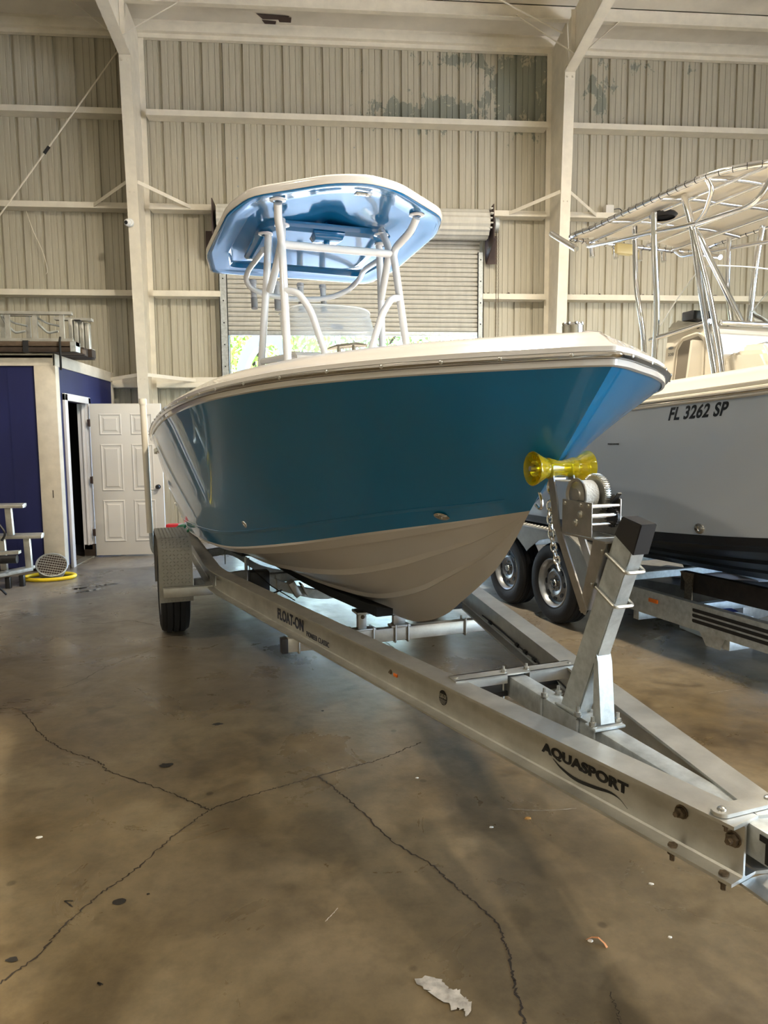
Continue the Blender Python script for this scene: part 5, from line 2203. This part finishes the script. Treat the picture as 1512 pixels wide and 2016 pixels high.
def fender(par, prof_, l0, l1, sg, c, m=treadm, tread=True, skirt=0):
    # sheet fender: profile (s,z) extruded from l0 to l1 with thickness, outer lip
    b = B()
    P = prof_
    th = .005
    cen = (sum(p[0] for p in P) / len(P), min(p[1] for p in P))
    inn = [(p[0] + (cen[0] - p[0]) * .02, p[1] - th if p[1] > min(q[1] for q in P) + .01 else p[1]) for p in P]
    nn_ = 4
    rows = []
    rr = [(l0, 0), (l1 - .018, 0), (l1 - .006, -.004), (l1, -.016)]
    for p in P:
        row = []
        for l, off in rr:
            k_ = 1 + off / math.hypot(p[0] - cen[0], p[1] - cen[1] + .2)
            row.append(T(cen[0] + (p[0] - cen[0]) * k_, sg * l, (cen[1] - .0) + (p[1] - cen[1]) * k_, c))
        rows.append(row)
    b.grid(rows)
    rows2 = [[T(p[0], sg * l, p[1], c) for l in (l0, l1 - .02, l1 - .004)] for p in inn]
    b.grid(rows2)
    # outer lip turned down
    if skirt:
        for i in range(len(P) - 1):
            pass
    if tread:
        # raised tread bars scattered in the sheet pattern
        for i in range(len(P) - 1):
            a, q = V((P[i][0], 0, P[i][1])), V((P[i + 1][0], 0, P[i + 1][1]))
            L_ = (q - a).length
            if L_ < .03:
                continue
            d = (q - a).normalized()
            nrm = V((-d.z, 0, d.x))
            if nrm.dot(V((a.x - cen[0], 0, a.z - cen[1] + .15))) < 0:
                nrm = -nrm
            nu = int(L_ / .026)
            nv = int((l1 - l0 - .03) / .026)
            for iu in range(nu):
                for iv in range(nv):
                    cc = a + d * ((iu + .5) * L_ / nu)
                    lc = l0 + .012 + (iv + .5) * (l1 - l0 - .034) / nv
                    k_ = 1 if (iu + iv) % 2 else -1
                    A_ = .0105
                    pts = []
                    for e, f in ((-1, 0), (0, -.28), (1, 0), (0, .28)):
                        x_ = (e * .72 - f * .72 * k_) * A_
                        y_ = (e * .72 * k_ + f * .72) * A_
                        g = cc + d * x_
                        pts.append((g, lc + y_))
                    base = [T(g.x + nrm.x * .0003, sg * l, g.z + nrm.z * .0003, c) for g, l in pts]
                    topc = T(cc.x + nrm.x * .0038, sg * lc, cc.z + nrm.z * .0038, c)
                    vs = [b.bm.verts.new(x) for x in base]
                    vt = b.bm.verts.new(topc)
                    for m_ in range(4):
                        b.bm.faces.new((vs[m_], vs[(m_ + 1) % 4], vt))
    return obj('fender', b, m, par, fix=False, sharp=30)
for sg in (1, -1):
    f = fender(tr, [(5.405, .33), (5.40, .70), (5.415, .735), (5.50, .795), (5.53, .805), (6.17, .805), (6.20, .795), (6.285, .735), (6.30, .70), (6.30, .33)], .995, 1.238, sg, CA)
    b = B()
    b.prism([T(s, 1.0 * sg, z) for s, z in ((5.41, .34), (5.41, .70), (5.52, .80), (6.18, .80), (6.29, .70), (6.29, .34), (6.22, .34), (6.2, .60), (6.05, .72), (5.65, .72), (5.5, .60), (5.48, .34))], NL * .006 * sg)
    obj('inner_skirt', b, alu, f)
    b = B()
    boxS(b, 5.32, 5.38, .86 * sg, 1.215 * sg, .383, .452, .003)
    obj('fender_step', b, alu, tr)
# guide posts
for sg in (1, -1):
    b = B()
    b.tube([T(8.0, 1.215 * sg, .545), T(8.02, 1.235 * sg, 1.94)], .034, 18)
    gp = obj('guide_post', b, pvc, tr, label='tall white pipe guide post')
    b = B()
    b.lathe([(.040, 0), (.040, .05), (.036, .062), (0, .064)], T(8.02, 1.235 * sg, 1.92), (0, 0, 1), 20)
    obj('pipe_cap', b, pvc, gp)
    b = B()
    b.tube(rnd([T(8.0, 1.21 * sg, .60), T(8.0, 1.20 * sg, .30), T(8.0, .9 * sg, .20), T(8.0, .84 * sg, .45)], .12), .022, 12)
    obj('post_bracket', b, galv, tr)

# ---- winch post and winch
b = B()
pp = [(2.055, .585), (1.953, .585), (1.690, 1.213), (1.770, 1.258)]
b.prism([T(s, .027, z) for s, z in pp], -NL * .054, bev=.004)
wp = obj('winch_post', b, galv, tr)
b = B()
b.prism([T(s, .030, z) for s, z in ((1.782, 1.225), (1.694, 1.172), (1.660, 1.268), (1.748, 1.285))], -NL * .060, bev=.003)
obj('post_cap', b, mat('black_rubber_cap', (.022, .020, .020), .55), wp)
b = B()
b.hexa([T(s, l, z) for s, l, z in ((1.826, -.027, .60), (1.834, -.027, .60), (1.834, .027, .60), (1.826, .027, .60), (1.848, -.027, .800), (1.860, -.027, .835), (1.860, .027, .835), (1.848, .027, .800))])
b.hexa([T(s, l, z) for s, l, z in ((1.834, .020, .60), (1.868, .020, .60), (1.868, .027, .60), (1.834, .027, .60), (1.855, .020, .81), (1.870, .020, .81), (1.870, .027, .81), (1.855, .027, .81))])
b.hexa([T(s, l, z) for s, l, z in ((1.834, -.027, .60), (1.868, -.027, .60), (1.868, -.020, .60), (1.834, -.020, .60), (1.855, -.027, .81), (1.870, -.027, .81), (1.870, -.020, .81), (1.855, -.020, .81))])
obj('front_strut', b, galv, wp)
b = B()
P = []
for cx, cy, a0 in ((.055, 1.815, 0), (.055, 1.855, 90)):
    pass
b.prism([T(1.812 + .0, .06, .585), T(1.812, -.06, .585), T(1.87, -.06, .585), T(1.87, -.04, .585), T(2.07, -.04, .585), T(2.07, .04, .585), T(1.87, .04, .585), T(1.87, .06, .585)], (0, 0, .009), bev=.002)
bp_ = obj('base_plate', b, galv, wp)
for s, l in ((1.84, .049), (1.84, -.049), (1.93, .042), (1.93, -.042), (2.15, .030), (2.15, -.030)):
    b = B()
    b.bolt(T(s, l, .594 if s < 2.1 else .584), (0, 0, 1), .008, .018, .014)
    obj('base_bolt', b, steelb, bp_)
for s, l in ((1.84, .042), (1.93, .042), (2.15, .042)):
    b = B()
    b.tube([T(s, l, .58), T(s, l, .49)], .006, 8)
    obj('clamp_bolt', b, galv, bp_)
pd = V((-.263, .628)).normalized()
for zf_, sf in ((1.122, 1.726), (1.007, 1.774)):
    b = B()
    back = (sf + .083, zf_ + .040)
    b.tube(rnd([T(back[0], .035, back[1]), T(sf - .012, .035, zf_ - .006), T(sf - .012, -.035, zf_ - .006), T(back[0], -.035, back[1])], .012, 5), .0058, 10)
    ub = obj('u_bolt', b, steelb, wp)
    b = B()
    b.bolt(T(back[0] + .008, .035, back[1] + .004), AX + UPV * .4, .006, .014, .008)
    b.bolt(T(back[0] + .008, -.035, back[1] + .004), AX + UPV * .4, .006, .014, .008)
    obj('nut', b, steelb, ub)
# channel behind the post carrying the winch
b = B()
for l0, l1 in ((.036, .041), (-.041, -.036)):
    b.prism([T(s, l1, z) for s, z in ((1.935, .955), (1.905, .945), (1.80, 1.200), (1.868, 1.200))], -NL * (l1 - l0))
b.prism([T(s, .04, z) for s, z in ((1.935, .955), (1.930, .952), (1.863, 1.205), (1.868, 1.207))], -NL * .08)
ch = obj('winch_stand', b, zinc, tr)
b = B()
b.prism([T(s, .052, z) for s, z in ((2.035, 1.200), (1.795, 1.196), (1.795, 1.202), (2.035, 1.206))], -NL * .114)
obj('winch_shelf', b, zinc, ch)
for l in (.044, -.044):
    b = B()
    b.prism([T(s, l, z) for s, z in ((1.922, .948), (1.892, .965), (2.058, 1.235), (2.070, 1.31), (2.105, 1.43), (2.135, 1.42), (2.108, 1.31), (2.092, 1.225))], -NL * .006 * (1 if l > 0 else -1), bev=.001)
    obj('roller_arm', b, zinc, ch)
wn = ch
b = B()
b.prism([T(s, .050, z) for s, z in ((2.028, 1.206), (1.866, 1.206), (1.866, 1.316), (2.028, 1.318))], -NL * .003, bev=.001)
wl = obj('winch_side_plate', b, zinc, ch)
b = B()
for s, z in ((1.925, 1.275), (1.95, 1.245)):
    b.lathe([(.013, 0), (.013, .003), (.006, .005), (.006, .009), (0, .009)], T(s, .050, z), NL, 14)
for s, z in ((2.012, 1.305), (1.925, 1.305), (1.885, 1.305)):
    b.lathe([(.006, 0), (.006, .004), (0, .005)], T(s, .050, z), NL, 10)
obj('plate_bolt', b, steelb, wl)
b = B()
b.prism([T(s, -.060, z) for s, z in ((2.028, 1.206), (1.866, 1.206), (1.866, 1.325), (1.90, 1.34), (2.028, 1.318))], -NL * .004, bev=.001)
obj('winch_side_plate', b, zinc, ch)
b = B()
dc = T(1.968, .042, 1.335)
b.lathe([(0, 0), (.022, 0), (.024, -.004), (.044, -.006), (.046, -.003), (.055, -.002), (.056, -.006), (.030, -.010), (.030, -.07), (.0, -.07)], dc, NL, 40)
dm = obj('winch_drum', b, zinc, ch)
b = B()
b.lathe([(.030, -.012), (.048, -.012), (.0482, -.060), (.030, -.060)], dc, NL, 40)
b.bar(dc - NL * .036 + UPV * .043, T(2.13, .008, 1.375), .046, .003, side=NL)
obj('winch_strap', b, webst, dm)
b = B()
gp_ = []
gc = T(1.968, -.030, 1.335)
b.lathe([(0, 0), (.062, 0), (.064, -.004), (.064, -.018), (.0, -.018)], gc, NL, 60)
for k in range(54):
    a = 2 * PI * k / 54
    u, t_ = AX, UPV
    r0 = gc + (u * math.cos(a) + t_ * math.sin(a)) * .0655 - NL * .009
    rv = (u * math.cos(a) + t_ * math.sin(a))
    tv = (u * -math.sin(a) + t_ * math.cos(a))
    b.hexa([r0 + rv * i * .0035 + tv * j * .0018 + NL * k_ * .009 for i, j, k_ in ((-1, -1, -1), (1, -.6, -1), (1, .6, -1), (-1, 1, -1), (-1, -1, 1), (1, -.6, 1), (1, .6, 1), (-1, 1, 1))])
obj('drive_gear', b, steelb, ch)
b = B()
for s, z, r_ in ((1.875, 1.305, .0065), (1.878, 1.274, .0075), (1.895, 1.245, .006)):
    b.cyl(T(s, .048, z), T(s, -.06, z), r_, 14)
obj('spacer_rod', b, chrome, ch)
b = B()
pc_ = T(1.895, -.05, 1.265)
b.lathe([(0, 0), (.030, 0), (.030, -.008), (0, -.008)], pc_, NL, 30)
for k in range(20):
    a = 2 * PI * k / 20
    rv = (AX * math.cos(a) + UPV * math.sin(a))
    b.bar(pc_ + rv * .029, pc_ + rv * .034, .008, .003, side=NL)
b.bar(T(1.90, -.048, 1.30), T(1.862, -.052, 1.345), .016, .004, side=NL)
obj('ratchet_pinion', b, blackpl, ch)
b = B()
b.tube(rnd([T(1.895, -.065, 1.265), T(1.895, -.085, 1.265), T(1.93, -.085, 1.10), T(1.93, -.13, 1.10)], .01), .008, 10)
obj('crank_handle', b, blackpl, ch)
# bow roller
b = B()
ro = T(2.118, 0, 1.418)
hf = [(0.026, 0), (.028, .018), (.036, .046), (.037, .052), (.034, .058), (.036, .064), (.047, .086), (.058, .106), (.060, .112), (.057, .113), (.044, .090), (.030, .070), (.030, .104), (.012, .104)]
b.lathe([(r_, -h_) for r_, h_ in hf[::-1]] + hf[1:], ro, NL, 48, closed=True)
rl = obj('bow_roller', b, yur, ch)
for sg in (1, -1):
    b = B()
    for k in range(10):
        a = 2 * PI * k / 10
        rv = AX * math.cos(a) + UPV * math.sin(a)
        b.prism([ro + NL * sg * .066 + rv * .026, ro + NL * sg * .105 + rv * .028, ro + NL * sg * .105 + rv * .050, ro + NL * sg * .068 + rv * .034], (rv.cross(NL)) * .002)
    obj('roller_rib', b, yur, rl)
b = B()
b.cyl(ro - NL * .122, ro + NL * .122, .009, 12)
obj('roller_shaft', b, steelb, rl)
# chain and hook
def chain(nm, pts, par, r=.0045, ln=.024, m=chrome):
    b = B()
    P = cr(pts, 10)
    acc = 0
    k = 0
    prev = P[0]
    for p in P[1:]:
        acc += (p - prev).length
        if acc >= ln * .78:
            acc = 0
            d = (p - prev).normalized()
            u = d.orthogonal().normalized()
            v_ = d.cross(u)
            n_ = u if k % 2 else v_
            b.tube([p + d * (ln * .62 * math.cos(a)) + n_ * (ln * .36 * math.sin(a)) for a in [2 * PI * q / 12 for q in range(12)]], r, 6, closed=True)
            k += 1
        prev = p
    return obj(nm, b, m, par)
chain('safety_chain', [T(2.135, .030, 1.31), T(2.130, .032, 1.26), T(2.118, .034, 1.20), T(2.09, .036, 1.13), T(2.072, .036, 1.095), T(2.066, .036, 1.08)], ch, .0038, .028)
b = B()
b.tube(cr([T(2.14, .02, 1.385), T(2.16, .02, 1.355), T(2.15, .02, 1.33), T(2.12, .02, 1.335), T(2.115, .02, 1.36)], 5), .006, 8)
b.cyl(T(2.12, .03, 1.38), T(2.12, -.02, 1.38), .008, 10)
obj('strap_hook', b, chrome, ch)

# ---- trailer of the grey boat
tb = thing('boat_trailer', 'galvanised tandem-axle boat trailer with black striped beam under the grey boat', 'trailer', TB(5.3, 0, 0), TH)
def TBx(s, l, z):
    return T(s, l, z, CB)
b = B()
for sg in (1,):
    pass
BEAMS = []
for sg in (1, -1):
    b = B()
    path = [(1.4, .76), (2.4, .93), (2.9, .97), (3.9, .97), (8.2, .97)]
    # C channel, open side inward
    rows = []
    for s, l in path:
        sec = [(0, .235), (.055, .235), (.055, .243), (.008, .246), (.008, .400), (.055, .404), (.055, .412), (0, .412)]
        rows.append([TB(s, sg * (l - .0 - o), z) for o, z in sec])
    b.grid(rows, cv=True)
    b.face(rows[0])
    b.face(rows[-1])
    BEAMS.append(obj('frame_beam', b, galv, tb, sharp=25))
b = B()
for k in range(3):
    z = .368 - k * .036
    P = [(1.5, .777), (2.4, .93), (2.9, .97), (3.66, .97)]
    rows = [[TB(s, l + .0018, z + dz) for dz in (-.012, .012)] for s, l in P]
    b.grid(rows)
    b.grid([[TB(3.66, .9718, z - .012), TB(3.66, .9718, z + .012)], [TB(3.67, .9718, z - .007), TB(3.67, .9718, z + .010)]])
obj('black_stripe_decal', b, blk, BEAMS[0], smooth=False, fix=False)
b = B()
b.hexa([TB(4.04 + i * .045, .971 + k * .012, .350 + j * .014) for i, j, k in ((1, -1, 0), (-1, -1, 0), (-1, 1, 0), (1, 1, 0), (1, -1, 1), (-1, -1, 1), (-1, 1, 1), (1, 1, 1))], .003)
obj('amber_marker_lamp', b, orange, BEAMS[0])
for s in (4.92, 5.68):
    for sg in (1, -1):
        wheel(tb, s, 1.155 * sg, sg, CB, r=.335, w_=.20)
    b = B()
    b.bar(TB(s, 1.05, .335), TB(s, -1.05, .335), .06, .06, side=AX)
    obj('axle', b, galv, tb)
for sg in (1, -1):
    P = [(4.42, .34), (4.40, .40), (4.42, .58), (4.52, .70), (4.66, .765), (4.80, .775), (5.8, .775), (5.95, .765), (6.1, .70), (6.18, .58), (6.2, .34)]
    ff = fender(tb, P, 1.02, 1.27, sg, CB, m=treadm, tread=True)
    b = B()
    # outer skirt with wheel openings
    prf = [(4.43, .34), (4.41, .40), (4.43, .58), (4.53, .70), (4.66, .762), (4.80, .772), (5.8, .772), (5.95, .762), (6.1, .70), (6.18, .58), (6.2, .34), (6.10, .34), (6.05, .50), (5.93, .64), (5.75, .71), (5.5, .68), (5.33, .58), (5.29, .55), (5.25, .58), (5.1, .67), (4.92, .71), (4.72, .66), (4.62, .56), (4.57, .44), (4.55, .34)]
    b.prism([TB(s, 1.262 * sg, z) for s, z in prf], NL * .006 * sg)
    obj('fender_skirt', b, treadm, ff)
    b = B()
    b.hexa([TB(s, l * sg, z) for s, l, z in ((4.36, .98, .335), (4.44, .98, .335), (4.44, 1.24, .335), (4.36, 1.24, .335), (4.36, .98, .395), (4.44, .98, .395), (4.44, 1.24, .395), (4.36, 1.24, .395))], .002)
    st_ = obj('fender_step', b, galv, tb)
    b = B()
    b.hexa([TB(s, l * sg, z) for s, l, z in ((4.355, 1.235, .33), (4.445, 1.235, .33), (4.445, 1.285, .33), (4.355, 1.285, .33), (4.355, 1.235, .40), (4.445, 1.235, .40), (4.445, 1.285, .40), (4.355, 1.285, .40))], .008)
    obj('step_end_cap', b, blackpl, st_)
for s in (3.40, 4.25, 6.4, 7.8):
    b = B()
    b.bar(TB(s, .95, .198), TB(s, -.95, .198), .06, .07, side=AX, bev=.003)
    cx_ = obj('crossmember', b, galv, tb)
b = B()
b.prism([TB(3.62, .955, .235), TB(3.56, .955, .15), TB(3.44, .955, .15), TB(3.40, .955, .235)], -NL * .22)
obj('hanger_bracket', b, galv, tb)
for sg in (1, -1):
    b = B()
    b.bar(TB(2.2, .66 * sg, .495), TB(3.98, .77 * sg, .50), .05, .14, side=NL, bev=.006)
    bo = obj('timber_bunk', b, woodd, tb)
    for s in (3.90, 2.6):
        b = B()
        b.prism([TB(s - .06, .81 * sg, .57), TB(s + .07, .81 * sg, .57), TB(s + .02, .81 * sg, .50), TB(s + .02, .81 * sg, .25), TB(s - .05, .81 * sg, .25), TB(s - .05, .81 * sg, .50)], -NL * .01 * sg)
        obj('bunk_bracket', b, brown, tb)
b = B()
b.bar(TB(1.5, 0, .40), TB(-.3, 0, .42), .09, .09, side=NL)
obj('tongue_beam', b, galv, tb)
b = B()
b.prism([TB(s, .03, z) for s, z in ((.9, .44), (.8, .44), (.55, 1.3), (.65, 1.3))], -NL * .06)
b.lathe([(.05, -.09), (.02, 0), (.05, .09), (.02, .1), (.02, -.1)], TB(.85, 0, 1.45), NL, 20, closed=True)
b.prism([TB(s, .03, z) for s, z in ((.62, 1.2), (.62, 1.27), (.88, 1.47), (.9, 1.43))], -NL * .06)
obj('winch_post', b, galv, tb)

# things lying on the floor beyond the grey boat's trailer
def board(nm, c, ux, L_, W_, th_, m, label, cat, lift=0, tilt=0):
    ux = V(ux).normalized()
    uy = UPV.cross(ux)
    b = B()
    c = V(c)
    P = []
    for k in (0, 1):
        for i, j in ((-1, -1), (1, -1), (1, 1), (-1, 1)):
            P.append(c + ux * i * L_ / 2 + uy * j * W_ / 2 + UPV * (k * th_ + lift + tilt * i))
    b.hexa(P, min(.004, th_ * .3))
    return obj(nm, b, m, label=label, cat=cat)
board('grey_board', TB(5.35, -.38, 0), AX + NL * .7, .75, .30, .02, greycloth, 'grey-brown board lying on a tray under the grey boat, left of the pinkish board', 'board', .235)
board('grey_board', TB(4.98, -.50, 0), AX * .8 + NL, .70, .36, .02, mat('pinkish_board', (.42, .35, .32), .8), 'wide pinkish board overlapping the grey one under the grey boat', 'board', .258)
board('pale_strip', TB(4.72, -.66, 0), AX - NL * .3, .5, .12, .012, tape, 'pale strip lying right of the pinkish board under the grey boat', 'strip', .285)
board('plastic_tray', TB(5.0, -.40, 0), AX + NL * .3, 1.2, .85, .23, silver, 'grey plastic tray under the boards beneath the grey boat', 'tray')
t = thing('white_carton', 'low white carton topped by a blue cloth on the floor behind the striped beam', 'carton', TB(4.2, .18, 0), TH)
b = B()
b.hexa([TB(s, l, z) for s, l, z in ((4.0, .05, .001), (4.35, .05, .001), (4.4, .4, .001), (4.05, .45, .001), (4.0, .05, .16), (4.35, .05, .16), (4.4, .4, .16), (4.05, .45, .16))], .01)
obj('box', b, tape, t)
b = B()
b.grid([[TB(4.1 + i * .07, .10 + j * .08, .172 + .01 * math.sin(i * 2 + j)) for j in range(5)] for i in range(5)])
b.grid([[TB(4.1 + i * .07, .10 + j * .08, .178 + .01 * math.sin(i * 2 + j)) for j in range(5)] for i in range(5)])
obj('blue_cloth', b, mat('blue_cloth', (.03, .05, .22), .9), t, fix=False)

# red-topped stand and green hose behind the near fender
t = thing('red_stand', 'small red-topped stand between the white door and the near fender', 'stand', (-1.86, 9.0, 0))
b = B()
b.box(-1.93, -1.76, 8.93, 9.07, .44, .50, .008)
obj('top', b, redm, t)
b = B()
for x in (-1.885, -1.835):
    b.box(x - .012, x + .012, 8.98, 9.0, .02, .44)
b.box(-1.93, -1.79, 8.9, 9.1, 0, .02)
obj('post', b, blackpl, t)
b = B()
c = T(7.3, .93, .66)
b.tube(cr([T(7.55, 1.0, .60), T(7.45, .95, .66), T(7.3, .9, .68), T(7.2, .98, .62), T(7.35, 1.03, .60)], 6), .014, 8)
b.tube(cr([T(7.3, .9, .60), T(7.2, .86, .66), T(7.05, .85, .64)], 6), .012, 8)
obj('green_hose', b, greenr, label='coil of green hose lying on the trailer frame behind the near fender', cat='hose', origin=T(7.3, .93, .60))

for o in bpy.data.objects:
    if o.parent or 'label' not in o:
        continue
    n_ = o.name.split('.')[0]
    g = {'paint_chip': 'white chips on the floor', 'tree': 'trees outdoors behind the door opening', 'ladder': 'ladders on the booth roof', 'ladder_hook': 'bent arms among the ladders',
         'aluminium_stand': 'aluminium stands at the left edge', 'grey_board': 'boards under the grey boat', 'steel_column': 'steel columns of the back wall', 'steel_rafter': 'steel rafters', 'brace_rod': 'brace rods',
         'motor_boat': 'boats on trailers', 'boat_trailer': 'boat trailers', 'black_strap': 'black straps on the stands', 'dry_leaf': 'dry leaves on the floor'}.get(n_)
    if g:
        o['group'] = g
